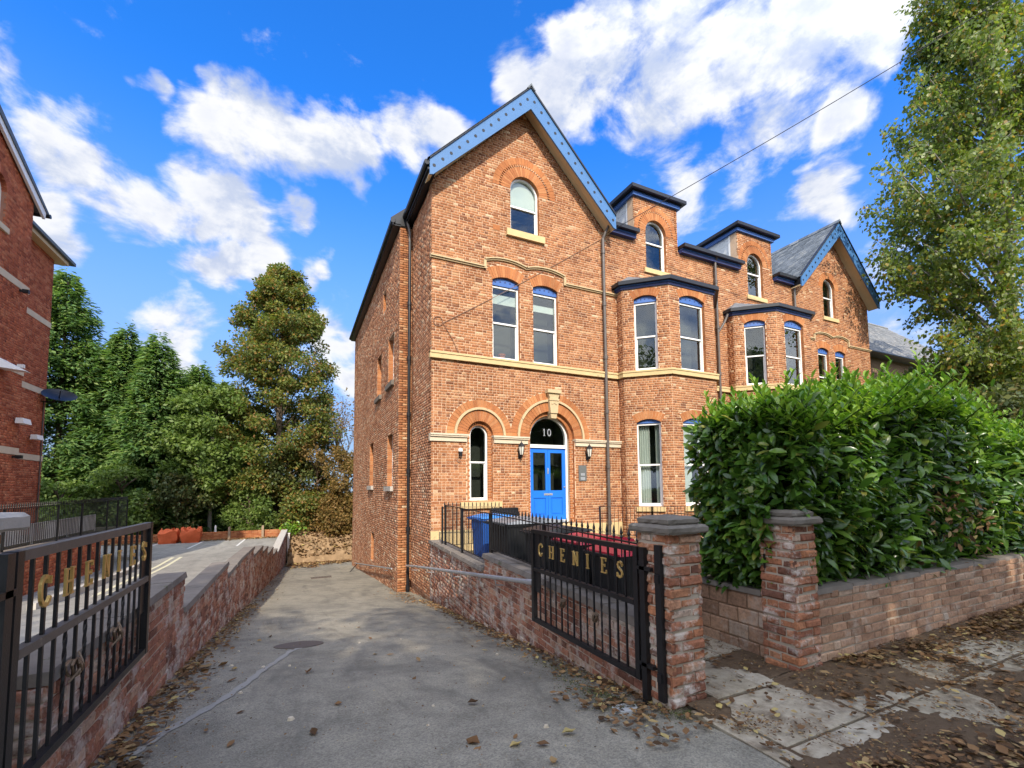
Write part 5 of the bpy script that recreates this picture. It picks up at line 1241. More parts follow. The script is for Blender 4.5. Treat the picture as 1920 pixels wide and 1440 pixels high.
nlight((-7.5, 18.1, 3.72), 'white box flood light on the red brick wall, nearer one', 'white_paint'); nlight((-8.3, 21.0, 3.52), 'white box flood light at the corner below the satellite dish', 'white_paint')
r = empty('satellite_dish', (-8.28, 21.6, 5.0), 'dark grey satellite dish at the corner of the red brick house', 'satellite dish')
cx, cy, cz = -7.85, 21.7, 5.05; nrm = Vector((.25, -.5, .83)).normalized(); ax = nrm.cross(Vector((0, 0, 1))).normalized(); ay = nrm.cross(ax)
vs, fs, nR = [], [], 20
for i, rr in enumerate((0.02, .2, .38, .48)):
    for k in range(nR): t = 2*PI*k/nR; vs.append(Vector((cx, cy, cz)) + (ax*math.cos(t)+ay*math.sin(t))*rr + nrm*(rr*rr*.45))
mb = MB(); mb.add(vs, [(i*nR+k, i*nR+(k+1) % nR, (i+1)*nR+(k+1) % nR, (i+1)*nR+k) for i in range(3) for k in range(nR)]); mb.build('dish', 'black_iron', r, smooth=True)
mb = MB(); mb.tube([(-8.28, 21.6, 4.85), (-8.0, 21.65, 4.85), (cx, cy, cz)], .025, 6); mb.build('arm', 'black_iron', r); MB().tube([(cx, cy, cz-.1), Vector((cx, cy, cz))+nrm*.4-Vector((0, 0, .12))], .014, 5).build('feed_arm', 'black_iron', r)
mb = MB(); mb.tube([(-8.27, 21.75, 4.9), (-8.27, 21.75, -.6)], .02, 6); mb.build('cable_pipe', 'pipe_grey', NB)
for v, z, nm in ((17.9, 7.55, 'camera'), (17.9, 5.3, 'camera'), (18.1, 2.65, 'camera')):
    r = empty('wall_camera', (-7.49, v, z), {7.55: 'small dark wall light under the upper stone band', 5.3: 'small pale wall light on the middle stone band', 2.65: 'small dark wall light on the lowest stone band'}[z], 'wall light', 'small wall lights on the red brick house')
    MB().box(-7.49, -7.40, v-.03, v+.03, z-.03, z+.03).build('bracket', 'black_iron', r); MB().box(-7.42, -7.28, v-.05, v+.05, z-.05, z+.05).build('body', 'white_paint' if z == 5.3 else 'black_iron', r)
mb = MB(); mb.add([(-7.5, 16.95, 5.05), (-6.9, 17.05, 5.0), (-6.9, 17.35, 5.0), (-7.5, 17.45, 5.05), (-7.5, 16.95, 5.35), (-7.46, 17.05, 5.32), (-7.46, 17.35, 5.32), (-7.5, 17.45, 5.35)], BOXF); mesh_thing(mb, 'door_canopy', 'white_paint', (-7.5, 17.2, 5.05), 'white wedge shaped hood fixed to the red brick wall at the picture edge', 'canopy')
# retaining wall with railings in front of it
FRW = Frame((-5.9, 11.5), (0, 1))
RW = garden_wall('retaining_wall', FRW, lambda s, z: z < .2, 8.3, -1.1, .2, 'brick_neighbour', 'mortar_red', .25, 'red brick retaining wall seen through the left gate', n_single=200, bond=lambda i: 'ssf'[i % 3], soft=.6)
coping(RW, FRW, 0, 8.3, .2, .25, 'coping', .06, .03)
railing('iron_railing', (-5.98, 12.2), (-5.98, 22.6), .26, .20, 1.20, 1.30, 'dark spiked railing above the red retaining wall by the neighbouring house', True, .10, (0, .2, .45, .6, .8, .9, 1))
railing('picket_fence', (-6.6, 12.8), (-6.6, 21.5), .2, .2, .70, .78, 'pale picket fence behind the dark railing beyond the left gate', False, .115, (0, .25, .5, .75, 1), None, 'pale_picket', .018, 'fence', railw=.04)
sheet('neighbour_garden', lin(-30, -6.0, 8), lin(11.5, 24, 8), lambda u, v: .18, 'ground_earth')
# slate roofed house beyond the far gable
SH = empty('slate_house', (34, 15, 0), 'house with a long grey slate roof behind the far gable', 'house')
mb = MB(); mb.box(28.6, 44, 14.6, 24, -.5, 9.4); mb.build('wall', 'render_brown', SH)
zr = lambda v: 9.35 + (v-14.0)*.92
V_, F_ = [], []
for rr in range(24):
    v0 = 13.9+rr*.24; u = 28.2+(rr % 2)*.17
    while u < 44:
        j = random.uniform(-.012, .012); i0 = len(V_); z0, z1 = zr(v0)+.04+j, zr(v0+.3)+.0
        V_ += [(u, v0, z0), (u+.33, v0, z0), (u+.33, v0+.3, z1), (u, v0+.3, z1), (u, v0, z0-.03), (u+.33, v0, z0-.03)]; F_ += [(i0, i0+1, i0+2, i0+3), (i0+4, i0+5, i0+1, i0)]; u += .345
ob = link('slates', fast_mesh('slates', np.array(V_)-np.array((34, 15, 0)), F_), 'slate_old', SH); ob['kind'] = 'stuff'
mb = MB(); mb.prism([(28.2, 13.9, 9.22), (28.2, 19.6, 14.45), (28.2, 25.5, 9.2)], (15.8, 0, 0)); mb.build('roof', 'slate', SH); MB().tube([(28.1, 13.85, 9.2), (44, 13.85, 9.2)], .07, 8).build('gutter', 'black_plastic', SH)
mb = MB(); mb.tube([(28.2, 19.6, 14.5), (44, 19.6, 14.5)], .12, 6); mb.build('ridge', 'slate_old', SH); MB().tube([(29.3, 14.6, 9.9), (29.3, 14.6, 10.9)], .09, 8).build('vent_pipe', 'white_paint', SH)

# ------------------------------------------------------------------ leaves, hedge and trees
def frames(d, n):
    """rotation stacks from leaf direction d and rough normal n"""
    d = d/np.linalg.norm(d, axis=1, keepdims=True); y = np.cross(n, d); y /= np.linalg.norm(y, axis=1, keepdims=True)+1e-9; z = np.cross(d, y)
    return np.stack([d, y, z], 2)
def scatter(name, T, F, loc, M, scale, m, parent=None, kind=None, smooth=False, yscale=None):
    T = np.asarray(T, float); F = np.asarray(F); n = len(loc); S = np.asarray(scale)
    L = T[None]*S[:, None, None]
    if yscale is not None: L = L*np.stack([np.ones(n), yscale, np.ones(n)], 1)[:, None, :]
    V = np.einsum('nij,nkj->nki', M, L) + loc[:, None, :] - np.array(rloc(parent))
    FF = (np.arange(n)[:, None, None]*len(T) + F[None]).reshape(-1, F.shape[1])
    me = fast_mesh(name, V.reshape(-1, 3), FF)
    if smooth: me.polygons.foreach_set('use_smooth', [True]*len(FF))
    return tag(link(name, me, m, parent), kind=kind)
DIA = [(0, 0, 0), (.45, .3, .05), (1, 0, -.03), (.45, -.3, .05)]; DIAF = [(0, 1, 2, 3)]
def laurel_leaf():
    rows = [(0, .02, 0), (.12, .12, .015), (.38, .2, .03), (.65, .185, .02), (.88, .09, -.03), (1, .01, -.07)]
    V = []; 
    for x, w, z in rows: V += [(x, -w, z+.05*w/.2), (x, 0, z-.015), (x, w, z+.05*w/.2)]
    F = []
    for i in range(5): F += [(3*i, 3*i+3, 3*i+4, 3*i+1), (3*i+1, 3*i+4, 3*i+5, 3*i+2)]
    return np.array(V), np.array(F)
LV, LF = laurel_leaf(); G0 = rng.normal
HG = empty('laurel_hedge', (8, 3.4, 0), 'tall dense laurel hedge with glossy leaves on the low street wall', 'hedge')
TOP = [(3.8, 2.22), (4.2, 2.34), (4.8, 2.46), (6.2, 2.74), (7.7, 2.54), (9.3, 2.30), (15, 2.2)]
def hedge_pts(n):
    out_p, out_n = [], []
    k = int(n*.60); u = 4.08 + (15-4.08)*rng.random(k)**1.5; t = rng.random(k); z = .62 + t*(np.interp(u, *zip(*TOP))-.62)
    bul = .13*np.sin(PI*t)+.05*np.sin(u*2.3+t*5)+.04*np.sin(u*5.1-t*9); dep = rng.random(k)**1.6*.34
    v = 2.66-bul+dep; u = u + np.where(u < 4.35, (.0), 0)
    out_p.append(np.stack([u, v, z], 1)); out_n.append(np.tile([0, -1, .12], (k, 1)))
    k = int(n*.16); v = 2.7 + 1.0*rng.random(k); t = rng.random(k); z = .60 + t*(2.28-.60)
    u = 4.02 + .16*np.clip(v-3.1, 0, 9) - .14*np.sin(PI*t) - .05*np.sin(v*4+t*6) + rng.random(k)**1.6*.32
    out_p.append(np.stack([u, v, z], 1)); out_n.append(np.tile([-1, -.15, .12], (k, 1)))
    k = n - int(n*.6) - int(n*.16); u = 4.08 + 11*rng.random(k)**1.4; v = 2.65 + np.clip(.95+.4*(u-4), .9, 1.75)*rng.random(k); z = np.interp(u, *zip(*TOP)) + .09*np.sin(u*3.7+v*4)*np.sin(u*1.9) - rng.random(k)**1.5*.25
    out_p.append(np.stack([u, v, z], 1)); out_n.append(np.tile([0, -.25, 1.], (k, 1)))
    return np.concatenate(out_p), np.concatenate(out_n)
def hedge_leaves(n):
    P, N = hedge_pts(n); R1 = rng.normal(size=(n, 3)); N = N + R1*.35
    d = N*.55 + rng.normal(size=(n, 3))*.75 + np.array([-.15, 0, -.22]); nn = N*.75 + np.array([0, 0, .65]) + rng.normal(size=(n, 3))*.25
    return P, frames(d, nn), rng.uniform(.075, .175, n)
P, Mx, S = hedge_leaves(15500)
dist = np.linalg.norm(P-np.array(CAM), axis=1) - (P[:, 1] < 2.66)*.5; order = np.argsort(dist)
vis = [i for i in order if P[i, 1] < 2.72][:300]; vs_ = set(vis); rest = np.array([i for i in range(len(P)) if i not in vs_])
LM = []
for k in range(4):
    me = bpy.data.meshes.new('leaf'); me.from_pydata((LV*np.array([1, 1+.12*(k-1.5), 1+.5*(k-1.5)])), [], LF.tolist()); me.materials.append(MAT['laurel']); me.polygons.foreach_set('use_smooth', [True]*len(LF)); LM.append(me)
for q, i in enumerate(vis):
    o = bpy.data.objects.new('leaf', LM[q % 4]); COL.objects.link(o); o.parent = HG
    mm = Matrix(Mx[i].tolist()).to_4x4(); o.rotation_euler = mm.to_euler(); o.location = Vector(P[i].tolist()) - rloc(HG); s = float(S[i]); o.scale = (s, s, s)
scatter('foliage', LV, LF, P[rest], Mx[rest], S[rest], 'laurel', HG, 'stuff', True, rng.uniform(.85, 1.2, len(rest)))
kd = 150; pd = np.stack([7.2+G0(0, .45, kd), 2.52+.08*rng.random(kd), 1.25+G0(0, .25, kd)], 1)
scatter('dead_foliage', LV, LF, pd, frames(rng.normal(size=(kd, 3))+np.array([0, 0, -.6]), rng.normal(size=(kd, 3))*.5+np.array([0, -1, .2])), rng.uniform(.05, .11, kd), 'dead_leaf', HG, 'stuff')
# upright new growth along the top: whorls of lighter leaves on green shoots
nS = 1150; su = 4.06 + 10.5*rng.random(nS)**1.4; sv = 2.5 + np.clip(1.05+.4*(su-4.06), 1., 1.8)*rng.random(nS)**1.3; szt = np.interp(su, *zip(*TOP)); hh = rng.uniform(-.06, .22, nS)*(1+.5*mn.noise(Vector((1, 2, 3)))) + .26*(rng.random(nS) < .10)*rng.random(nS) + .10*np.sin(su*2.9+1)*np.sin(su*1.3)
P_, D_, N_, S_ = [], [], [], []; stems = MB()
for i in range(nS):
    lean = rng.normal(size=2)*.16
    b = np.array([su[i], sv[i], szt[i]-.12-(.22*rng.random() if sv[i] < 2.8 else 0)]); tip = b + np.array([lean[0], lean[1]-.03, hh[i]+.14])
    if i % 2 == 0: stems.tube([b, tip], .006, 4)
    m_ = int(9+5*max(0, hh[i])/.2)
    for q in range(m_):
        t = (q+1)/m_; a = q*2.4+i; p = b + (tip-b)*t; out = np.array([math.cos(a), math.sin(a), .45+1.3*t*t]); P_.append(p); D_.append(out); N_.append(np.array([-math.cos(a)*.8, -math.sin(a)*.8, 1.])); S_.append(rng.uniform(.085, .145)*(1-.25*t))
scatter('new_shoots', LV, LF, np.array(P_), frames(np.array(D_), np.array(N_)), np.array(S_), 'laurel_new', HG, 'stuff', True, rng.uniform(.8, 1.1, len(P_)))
stems.build('shoot_stems', 'lawn', HG, kind='stuff', fix=False)
# woody inside
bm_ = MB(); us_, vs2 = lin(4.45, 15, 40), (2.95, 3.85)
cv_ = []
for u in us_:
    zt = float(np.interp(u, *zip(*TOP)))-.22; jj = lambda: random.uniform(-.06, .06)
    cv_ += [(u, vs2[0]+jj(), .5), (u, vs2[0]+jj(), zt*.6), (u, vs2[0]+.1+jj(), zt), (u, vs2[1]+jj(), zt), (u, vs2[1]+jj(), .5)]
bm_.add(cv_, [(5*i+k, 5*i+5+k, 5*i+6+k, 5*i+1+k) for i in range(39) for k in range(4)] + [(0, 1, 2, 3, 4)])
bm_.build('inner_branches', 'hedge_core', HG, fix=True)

def trunk_mesh(base, H, r, lean=(0, 0), limbs=(), n=9, m='bark', parent=None, wob=.25):
    mb = MB(); base = Vector(base); R = random.Random(int(base.x*100+base.y)); pts = []
    for k in range(7):
        t = k/6; pts.append(base + Vector((lean[0]*t*t*H + R.uniform(-wob, wob)*t*(1-t)*2, lean[1]*t*t*H + R.uniform(-wob, wob)*t*(1-t)*2, H*t)))
    mb.tube(pts, r, n, r*.16)
    def at(t): q = min(5.999, max(0, t*6)); i = int(q); return pts[i].lerp(pts[i+1], q-i)
    for e, t0, rr in limbs:
        s = at(t0); e = Vector(e); mid = s.lerp(e, .5) + Vector((0, 0, .12*(e-s).length)) + Vector((R.uniform(-.2, .2), R.uniform(-.2, .2), 0)); mb.tube([s, s.lerp(mid, .5)+Vector((0, 0, .04)), mid, mid.lerp(e, .5)+Vector((0, 0, .03*(e-s).length)), e], rr, 5, rr*.25, cap=False)
    return mb.build('trunk', m, parent, smooth=True, fix=False), at
def broadleaf(name, base, H, env, z0, nc, per, size, m, label, group=None, r=.22, bark='bark', cr=(.7, 1.2), lean=(0, 0), vlim=None, ulim=None, droop=.25, limb=.05, flat=.75, sq=1.):
    """crown of leaf clumps inside an envelope: env(z above base)->radius"""
    root = empty(name, base, label, 'tree' if 'shrub' not in name and 'bush' not in name else 'shrub', group); base = np.array(base, float)
    C, Rr = [], []; tries = 0
    while len(C) < nc and tries < nc*60:
        tries += 1; z = z0 + (H-z0)*rng.random(); re = env(z); a = rng.random()*2*PI; rad = re*(rng.random()**.42)*rng.uniform(.86, 1.1)
        p = base + np.array([rad*math.cos(a) + lean[0]*(z/H)**2*H, sq*rad*math.sin(a) + lean[1]*(z/H)**2*H, z])
        if vlim and not vlim[0] < p[1] < vlim[1]: continue
        if ulim and not ulim[0] < p[0] < ulim[1]: continue
        C.append(p); Rr.append(rng.uniform(*cr)*min(1., .45+.55*re/(max(env(zz) for zz in (z0, (z0+H)/2, H*.4))+.01)))
    C = np.array(C); Rr = np.array(Rr); n = len(C)*per
    ci = np.repeat(np.arange(len(C)), per); d = rng.normal(size=(n, 3)); d /= np.linalg.norm(d, axis=1, keepdims=True); rr = rng.random(n)**.45
    loc = C[ci] + d*(rr*Rr[ci])[:, None]*np.array([1, 1, flat])
    ax = loc - (base + np.array([0, 0, H*.5])); ax[:, 2] *= .4
    dirs = d*.6 + rng.normal(size=(n, 3))*.6 + np.array([0, 0, -droop]); nn = d*.5 + np.array([0, 0, .7]) + rng.normal(size=(n, 3))*.5
    scatter('crown', DIA, DIAF, loc, frames(dirs, nn), rng.uniform(size[0], size[1], n), m, root)
    idx = rng.permutation(len(C))[:min(len(C), 26)]
    lb = [(C[i], max(.12, min(.92, (C[i][2]-base[2])/H - .14)), limb*rng.uniform(.6, 1.2)) for i in idx]
    trunk_mesh(base, H*.93, r, lean, lb, m=bark, parent=root)
    return root
def conifer(base, H, R, label, n=16000, k=1.7, m='conifer', group='tall conifers behind the car park', name='conifer_tree', size=(.24, .48), z0=.03):
    root = empty(name, base, label, 'tree', group); base = np.array(base, float)
    n = int(n*k); nb = 420; bz = z0 + (1-z0)*rng.random(nb)**.85; ba = rng.random(nb)*2*PI; bl = R*1.2*(1-bz)**.66*rng.uniform(.55, 1.15, nb) + .18
    bi = rng.choice(nb, n, p=bl/bl.sum()); t = rng.random(n)**.6
    ca, sa = np.cos(ba[bi]), np.sin(ba[bi]); L = bl[bi]*t
    wid = .30*bl[bi]*(1-t*.55); sd = rng.normal(size=n)*wid*.5
    loc = base + np.stack([ca*L - sa*sd, sa*L + ca*sd, bz[bi]*H - .30*L + .10*L*L/np.maximum(bl[bi], .3) - np.abs(sd)*.35 + rng.normal(size=n)*.24], 1)
    dirs = np.stack([ca*.9 - sa*np.sign(sd)*.5, sa*.9 + ca*np.sign(sd)*.5, np.full(n, -.25)], 1) + rng.normal(size=(n, 3))*.28
    nn = np.tile([0, 0, 1.], (n, 1)) + np.stack([ca, sa, 0*ca], 1)*.35 + rng.normal(size=(n, 3))*.35
    scatter('crown', DIA, DIAF, loc, frames(dirs, nn), rng.uniform(*size, n), m, root, yscale=rng.uniform(.4, .75, n))
    mb = MB(); mb.tube([base, base+np.array([0, 0, H*.5]), base+np.array([0, 0, H*.97])], .24, 8, .03)
    for i in range(0, nb, 5): p = base+np.array([0, 0, bz[i]*H]); mb.tube([p, p+np.array([math.cos(ba[i])*bl[i]*.8, math.sin(ba[i])*bl[i]*.8, -.2*bl[i]])], .04, 4, .01, cap=False)
    mb.build('trunk', 'bark', root, fix=False); return root
GZ = -1.2
conifer((-11.6, 39.5, GZ), 13.2, 3.2, 'conifer in the rear rank, filling the gap beside the tallest one', 14000)
conifer((-7.2, 39.5, GZ), 11.6, 3.2, 'conifer in the rear rank, behind the bright green one', 14000)
conifer((-4.6, 39, GZ), 10.2, 2.8, 'conifer in the rear rank, close to the tall lime', 12000)
conifer((-13.3, 37, GZ), 16.6, 3.9, 'tallest dark conifer, beside the red brick house corner', 26000)
conifer((-16.5, 36, GZ), 17.5, 4., 'dark conifer mostly hidden behind the red brick house', 8000)
conifer((-10.1, 36.5, GZ), 13.4, 2.7, 'narrow conifer with a pointed leader, second from the red brick house', 18000)
conifer((-8.2, 35.5, GZ), 12.7, 2.9, 'bright green conifer in the middle of the row behind the car park', 20000)
conifer((-6.1, 36.5, GZ), 11.3, 2.6, 'lower conifer at the right end of the row, nearest the tall lime', 17000)
broadleaf('maple_tree', (-4.9, 34.2, GZ), 9.6, lambda z: 2.7*math.sin(PI*min(1, max(.05, (z-1.5)/8.3)))**.6, 2.4, 90, 170, (.18, .32), 'green_leaf', 'slim pale trunked tree in fresh green leaf, left of the tall lime', r=.13, bark='bark_pale', cr=(.5, .9))
broadleaf('lime_tree', (-1.15, 35, GZ), 18.4, lambda z: float(np.interp(z, [1.5, 4, 8, 10, 12, 14, 16, 17.6, 18.4], [2.4, 3.5, 3.6, 3.4, 3.6, 3.0, 2.3, 1.3, .4])), 2.0, 320, 270, (.14, .26), 'lime_leaf', 'tall lime tree turning brown at the edges behind the car park', r=.32, cr=(.5, 1.0))
for i, (u, v, h, r_, m_, lb) in enumerate(((-11.6, 32.6, 3.6, 1.7, 'green_leaf', 'green shrub at the left end of the car park edge'), (-8.9, 32.8, 4.2, 1.9, 'green_leaf', 'rounded green shrub behind the orange sacks'), (-6.3, 32.7, 3.8, 1.7, 'dark_leaf', 'dark shrub right of the orange sacks'), (-2.6, 32.9, 3.0, 1.5, 'green_leaf', 'leafy shrub by the stub posts under the tall lime'), (-.5, 33.4, 5.6, 1.8, 'dark_leaf', 'ivy dark bush at the foot of the tall lime'))):
    broadleaf('green_shrub', (u, v, GZ), h, lambda z, h=h, r_=r_: r_*math.sin(PI*min(1, max(.12, z/h*.86+.1)))**.5, .2, 26, 190, (.14, .26), m_, lb, 'shrubs along the back of the car park', r=.07, cr=(.45, .8))
for i, (u, v, h, r_, lb) in enumerate(((1.3, 33.3, 6.6, 2.0, 'brown leaved beech bush right of the tall lime'), (3.2, 32.2, 5.2, 1.9, 'brown leaved beech bush close to the house corner'), (5.2, 33.5, 6.5, 2.0, 'brown beech bush partly hidden behind the house'), (.6, 31.9, 2.4, 1.3, 'low brown bush on the earth bank'), (2.4, 31.2, 2.2, 1.2, 'russet bush overhanging the middle of the earth bank'), (4.4, 30.9, 2.6, 1.2, 'russet bush on the bank where it meets the house corner'))):
    broadleaf('beech_bush', (u, v, GZ+.1), h, lambda z, h=h, r_=r_: r_*math.sin(PI*min(1, max(.15, z/h*.85+.12)))**.5, .1, 34, 200, (.12, .24), 'beech_brown' if i != 3 else 'lime_leaf', lb, 'brown beech bushes on the bank', r=.06, cr=(.45, .85), bark='twig_brown')
# thin bare crowned tree against the sky by the house corner
bt = empty('bare_tree', (2.9, 35, GZ), 'thin nearly bare tree against the sky beside the house corner', 'tree'); mb = MB(); tips = []
def grow(p, d, L, r, k):
    q = p + d*L; mb.tube([p, p.lerp(q, .5)+Vector((random.uniform(-.05, .05)*L, random.uniform(-.05, .05)*L, 0)), q], r, 5, r*.6, cap=False)
    if k == 0: tips.append(q); return
    for _ in range(3):
        dd = (d + Vector((random.uniform(-.6, .6), random.uniform(-.6, .6), random.uniform(-.1, .45)))).normalized(); grow(q if random.random() < .6 else p.lerp(q, .6), dd, L*random.uniform(.58, .8), r*.58, k-1)
for dx in (-.5, .35, 1.0): grow(Vector((2.9+dx, 35, GZ)), Vector((dx*.06, 0, 1)), 3.4, .10, 4)
mb.build('trunk', 'twig_brown', bt, fix=False)
tp = np.array([tuple(t) for t in tips]); k = rng.integers(0, len(tp), 1500); scatter('crown', DIA, DIAF, tp[k]+rng.normal(size=(1500, 3))*.3, frames(rng.normal(size=(1500, 3)), rng.normal(size=(1500, 3))+np.array([0, 0, .8])), rng.uniform(.10, .2, 1500), 'beech_brown', bt)
# little plant on the wall end
sp_ = empty('wall_plant', (-.25, 30.1, -1.0), 'small bright green plant sprouting at the end of the stepped wall', 'plant'); n = 160
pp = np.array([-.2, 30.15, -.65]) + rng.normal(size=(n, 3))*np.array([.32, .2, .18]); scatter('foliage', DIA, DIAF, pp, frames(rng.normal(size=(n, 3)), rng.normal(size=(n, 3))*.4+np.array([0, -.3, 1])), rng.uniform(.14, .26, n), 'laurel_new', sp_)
MB().tube([(-.25, 30.1, -1.5), (-.2, 30.15, -.7)], .02, 5).build('stem', 'twig_brown', sp_)
# the big birch on the right: long drooping twigs
BI = empty('birch_tree', (30.0, 8.6, 0), 'large loose crowned birch tree turning yellow, right of the far gable', 'tree')
envz, envr = [4, 6, 8, 10, 11.5, 14, 17, 20, 23, 26, 28], [4.0, 5.2, 7.0, 9.4, 11.3, 9.8, 8.2, 6.8, 5.4, 3.6, 1.2]
twig = MB(); P_ = []; D_ = []
trunk_pts = [(30.6, 8.8, -.1), (30.3, 8.7, 6), (30.7, 8.6, 12), (30.2, 8.5, 19), (30.6, 8.5, 27.5)]
twig.tube(trunk_pts, .30, 10, .04)
for b in range(200):
    z1 = 4.2 + 23.3*rng.random(); a = PI*(.55 + .9*rng.random()) if rng.random() < .72 else rng.random()*2*PI; re = float(np.interp(z1, envz, envr))*rng.uniform(.45, 1.02)
    e = Vector((30.3 + re*math.cos(a), 8.6 + max(-4.2, min(2.1, .48*re*math.sin(a))), z1)); zs = max(1.5, z1 - .42*re - rng.uniform(0, 1.5)); s = Vector((30.4, 8.65, zs))
    if e.x < 24.6 and e.y > 10.4: e.y = 10.3
    mid = s.lerp(e, .55) + Vector((0, rng.normal()*.3, .14*re)); pts = []
    for t in lin(0, 1, 7): pts.append(s*(1-t)**2 + mid*2*t*(1-t) + e*t*t)
    twig.tube(pts, .035+.006*re, 5, .008, cap=False)
    nt_ = int(5+re*1.8)
    for q in range(nt_):
        t = rng.uniform(.35, 1.0); o = s*(1-t)**2 + mid*2*t*(1-t) + e*t*t; L = rng.uniform(.5, 1.5); dr = Vector((rng.normal()*.5 + .35*math.cos(a), rng.normal()*.45, -.55)); tip = o + dr.normalized()*L
        twig.tube([o, o.lerp(tip, .5)+Vector((0, 0, .08)), tip], .008, 3, .003, cap=False)
        for w in range(int(14+19*L)):
            f = rng.random(); P_.append(np.array(o.lerp(tip, f)) + rng.normal(size=3)*.14); D_.append(np.array(dr)*.4 + rng.normal(size=3)*.5 + np.array([0, 0, -.5]))
P_ = np.array(P_); D_ = np.array(D_); ok = (P_[:, 0] < 34) & ~((P_[:, 1] > 11.2) & (P_[:, 0] < 25)); P_, D_ = P_[ok], D_[ok]; n = len(P_)
scatter('crown', DIA, DIAF, P_, frames(D_, rng.normal(size=(n, 3))+np.array([0, -.3, .5])), rng.uniform(.12, .23, n), 'birch_leaf', BI, yscale=rng.uniform(1., 1.4, n))
twig.build('trunk', 'bark_pale', BI, smooth=True, fix=False)
for (u, v, h, r_, lb) in ((29.6, 11.3, 7.4, 2.2, 'dark leafy tree against the slate roofed house'), (30.5, 9.3, 8.2, 3.0, 'dark evergreen tree under the birch, at the picture edge'), (20.5, 6.6, 4.2, 1.7, 'dark garden bush just behind the hedge'), (25.0, 7.0, 5.2, 2.2, 'dark garden tree behind the hedge under the birch')):
    broadleaf('dark_tree', (u, v, 0), h, lambda z, h=h, r_=r_: r_*math.sin(PI*min(1, max(.1, z/h*.88+.06)))**.55, .5, 44, 230, (.14, .26), 'dark_leaf', lb, 'dark trees behind the hedge', r=.12, cr=(.55, .95))
# street trees across the road: they shade the pavement, gates and lower drive
for i, (u, h, r_) in enumerate(((-17, 15.5, 4.2), (-9.5, 14.4, 4.4), (-3.4, 14.6, 4.2), (2.2, 11.1, 3.9), (8.4, 10.7, 4.2), (14.8, 10.8, 4.2), (22, 11.5, 4.4))):
    broadleaf('street_tree', (u, -13.0+.8*math.sin(i*2.3), 0), h, lambda z, h=h, r_=r_: r_*min(1., (z-2.)/3.)*(1. if h < 13.5 or -11 < u < 0 else math.sin(PI*min(1, max(.06, (z-2.6)/(h-2.6)*.9+.08)))**.5), 3.2, 150, 210, (.24, .42), 'green_leaf', ('broad street tree across the road, number %d counted from the neighbouring house' % (i+1)).replace('number 1 ', 'first ').replace('number 2 ', 'second ').replace('number 3 ', 'third ').replace('number 4 ', 'fourth ').replace('number 5 ', 'fifth ').replace('number 6 ', 'sixth ').replace('number 7 ', 'seventh '), 'street trees across the road', r=.26, cr=(.9, 1.5))

# ------------------------------------------------------------------ fallen leaves
def fl_template():
    V = [(0, 0, .0), (.3, .26, .10), (.3, 0, .02), (.3, -.26, .13), (.68, .20, .04), (.68, 0, .0), (.68, -.2, .11), (1, .02, .10)]
    return np.array(V), np.array([(0, 2, 1, 1), (0, 3, 2, 2), (1, 2, 5, 4), (2, 3, 6, 5), (4, 5, 7, 7), (5, 6, 7, 7)])
FV, FFc = fl_template()
FV2 = [(0, 0, 0), (.32, .26, .09), (.7, .2, .03), (1, .02, .09), (.7, -.2, .1), (.32, -.26, .12), (.34, 0, .01), (.7, 0, -.01)]; FF2 = [(0, 6, 1, 0)]
FV3 = np.array([(0, 0, 0), (.35, .25, .09), (.35, -.25, .12), (.38, 0, .01), (.72, .2, .03), (.72, -.2, .10), (.72, 0, 0), (1, .02, .09)])
FF3 = np.array([(0, 3, 1, 1), (0, 2, 3, 3), (3, 6, 4, 1), (2, 5, 6, 3), (6, 7, 4, 4), (5, 7, 6, 6)])
# triangles only
TRI = np.array([(0, 3, 1), (0, 2, 3), (3, 6, 4), (3, 4, 1), (2, 5, 6), (2, 6, 3), (6, 7, 4), (5, 7, 6)])
def litter(name, pts, zf, size, parent=None, kind='stuff', m='dead_leaf', lift=.012):
    n = len(pts); loc = np.array([(p[0], p[1], zf(p[0], p[1])+lift+abs(rng.normal())*.012) for p in pts]); a = rng.random(n)*2*PI
    d = np.stack([np.cos(a), np.sin(a), rng.normal(size=n)*.12], 1); nn = np.tile([0, 0, 1.], (n, 1)) + rng.normal(size=(n, 3))*.30
    return scatter(name, FV3, TRI, loc, frames(d, nn), rng.uniform(*size, n), m, parent, kind, yscale=rng.uniform(.7, 1.4, n))
pts = []
def addpts(n, fu, fv, keep=None):
    k = 0
    while k < n:
        p = (fu(), fv())
        if keep is None or rng.random() < keep(*p): pts.append(p); k += 1
U_ = rng.uniform; G_ = rng.normal
nz = lambda u, v: max(0., min(1., .55+1.3*mn.fractal(Vector((u*1.2, v*1.7, 9)), .8, 2, 4)))
addpts(2600, lambda: 5.2+5.2*rng.random()**.7, lambda: 2.52-abs(G_())*.28, nz)
addpts(900, lambda: U_(7.0, 10.4), lambda: U_(1.2, 2.5), nz)
addpts(1500, lambda: 2.62+abs(G_())*1.3, lambda: U_(.7, 1.55), nz)
addpts(500, lambda: U_(3.6, 6), lambda: U_(.7, 2.4), nz)
addpts(160, lambda: 4.4+abs(G_())*.5, lambda: 2.5-abs(G_())*.12)
addpts(90, lambda: U_(2.6, 4), lambda: U_(1.6, 2.5), nz)
pave_z = lambda u, v: max(.004, soil_z(u, v))
litter('fallen_leaves', [p for p in pts if p[0] < 10.4 and p[1] > .3 and p[0] > 2.6], pave_z, (.03, .078))
pts = []
nz2 = lambda u, v: max(0.02, min(1., .35+1.6*mn.fractal(Vector((u*1.7, v*2.3, 4)), .8, 2, 4)))
addpts(9000, lambda: 2.6+7.5*rng.random()**1.4, lambda: U_(.6, 2.52), nz2); addpts(700, lambda: U_(2.95, 3.95), lambda: U_(2.6, 5), nz2)
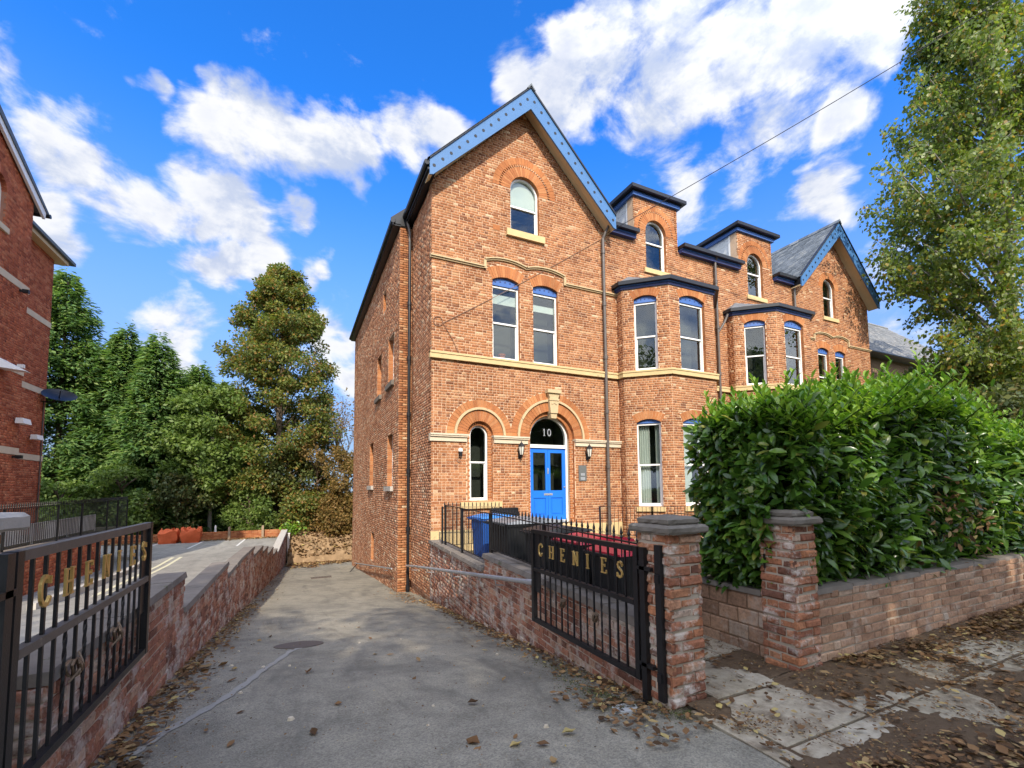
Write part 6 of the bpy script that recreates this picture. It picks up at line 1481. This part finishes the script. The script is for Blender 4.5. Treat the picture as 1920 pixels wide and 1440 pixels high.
litter('leaf_fragments', pts, pave_z, (.008, .028), lift=.005)
pts = []
for _ in range(5200):
    v = 2.6+11*rng.random()**1.5; w = abs(G_())*.22
    pts.append((ubend(v)+.02+w, v) if rng.random() < .5 else (2.58+(v-2.9)*.07-.03-w, v))
for _ in range(900): pts.append((U_(-1, 2.4), 2.2+8*rng.random()))
litter('leaf_fragments', [p for p in pts if p[1] < 13.4], drive_z, (.006, .024), lift=.011)
pts = []; addpts(160, lambda: U_(2.95, 3.95), lambda: U_(2.7, 5)); litter('fallen_leaves', pts, pave_z, (.03, .08))
pts = []
for _ in range(1100):
    v = 3.2+10*rng.random()**1.4; pts.append((ubend(v)+.03+abs(G_())*.14, v))
for _ in range(420): v = U_(12, 29); pts.append((ubend(v)+.03+abs(G_())*.2, v))
for _ in range(900): v = 2.7+9*rng.random(); pts.append((2.58+(v-2.9)*.07-.03-abs(G_())*.13, v))
for _ in range(260): v = U_(11, 14.5); pts.append((2.95-abs(G_())*.25, v))
for _ in range(220): pts.append((U_(2.0, 2.56), U_(2.2, 3.4)))
litter('fallen_leaves', pts, drive_z, (.03, .085), lift=.014)
pts = [(U_(-.4, 9), 29.1-abs(G_())*.7) for _ in range(2600)] + [(U_(-.3, 1.2), U_(26, 29)) for _ in range(260)]
litter('fallen_leaves', pts, drive_z, (.10, .2), lift=.02)
pts = [(U_(-.4, 9), U_(29.2, 31)) for _ in range(2200)]; litter('fallen_leaves', pts, bank_z, (.10, .24), lift=.03)
pts = [(U_(-9, -1), 30.9-abs(G_())*.35) for _ in range(900)]; litter('fallen_leaves', pts, carpark_z, (.08, .18), lift=.02)
plain('moss_green', (.09, .10, .03), .95, var=.4, ns=20, bump=.5)
pts = [(2.36-abs(G_())*.12, 2.75+abs(G_())*.5) for _ in range(900)] + [(2.45+G_()*.08, 3.9+G_()*.35) for _ in range(500)] + [(2.5+G_()*.05, 2.5+G_()*.05) for _ in range(200)]
litter('moss', pts, drive_z, (.008, .022), m='moss_green', lift=.009)
# single leaves lying about on the drive
lm = []
for k in range(5):
    me = bpy.data.meshes.new('fallen_leaf'); me.from_pydata((FV3*np.array([1, 1+.25*(k-2)*.5, 1+.6*(k-1)])).tolist(), [], TRI.tolist()); me.materials.append(MAT['dead_leaf']); lm.append(me)
for k in range(46):
    u, v = U_(-.8, 2.3), 2.4+6.5*rng.random()**1.6
    o = bpy.data.objects.new('fallen_leaf', lm[k % 5]); COL.objects.link(o); o.location = (u, v, drive_z(u, v)+.012); o.rotation_euler = (G_()*.15, G_()*.15, U_(0, 6.28)); s = U_(.055, .105); o.scale = (s, s, s)
    tag(o, 'dry brown leaf lying on the open asphalt of the drive', 'leaf', 'dry leaves scattered on the drive')
sb = []
for k in range(14):
    u, v = U_(-.9, 2.2), 2.3+5*rng.random(); R = random.Random(k); n = 7; s = R.uniform(.012, .03); mb = MB()
    mb.add([(u+s*math.cos(t)*R.uniform(.7, 1.2), v+s*math.sin(t)*R.uniform(.7, 1.2), drive_z(u, v)-.004) for t in (2*PI*q/n for q in range(n))] + [(u+s*.6*math.cos(t), v+s*.6*math.sin(t), drive_z(u, v)+s*.5+.005) for t in (2*PI*q/n for q in range(n))], [(q, (q+1) % n, n+(q+1) % n, n+q) for q in range(n)] + [tuple(range(n, 2*n))])
    mesh_thing(mb, 'pebble', 'pale_stone', (u, v, drive_z(u, v)), 'small pale stone chip lying on the asphalt drive', 'stone', 'pale stone chips on the drive')
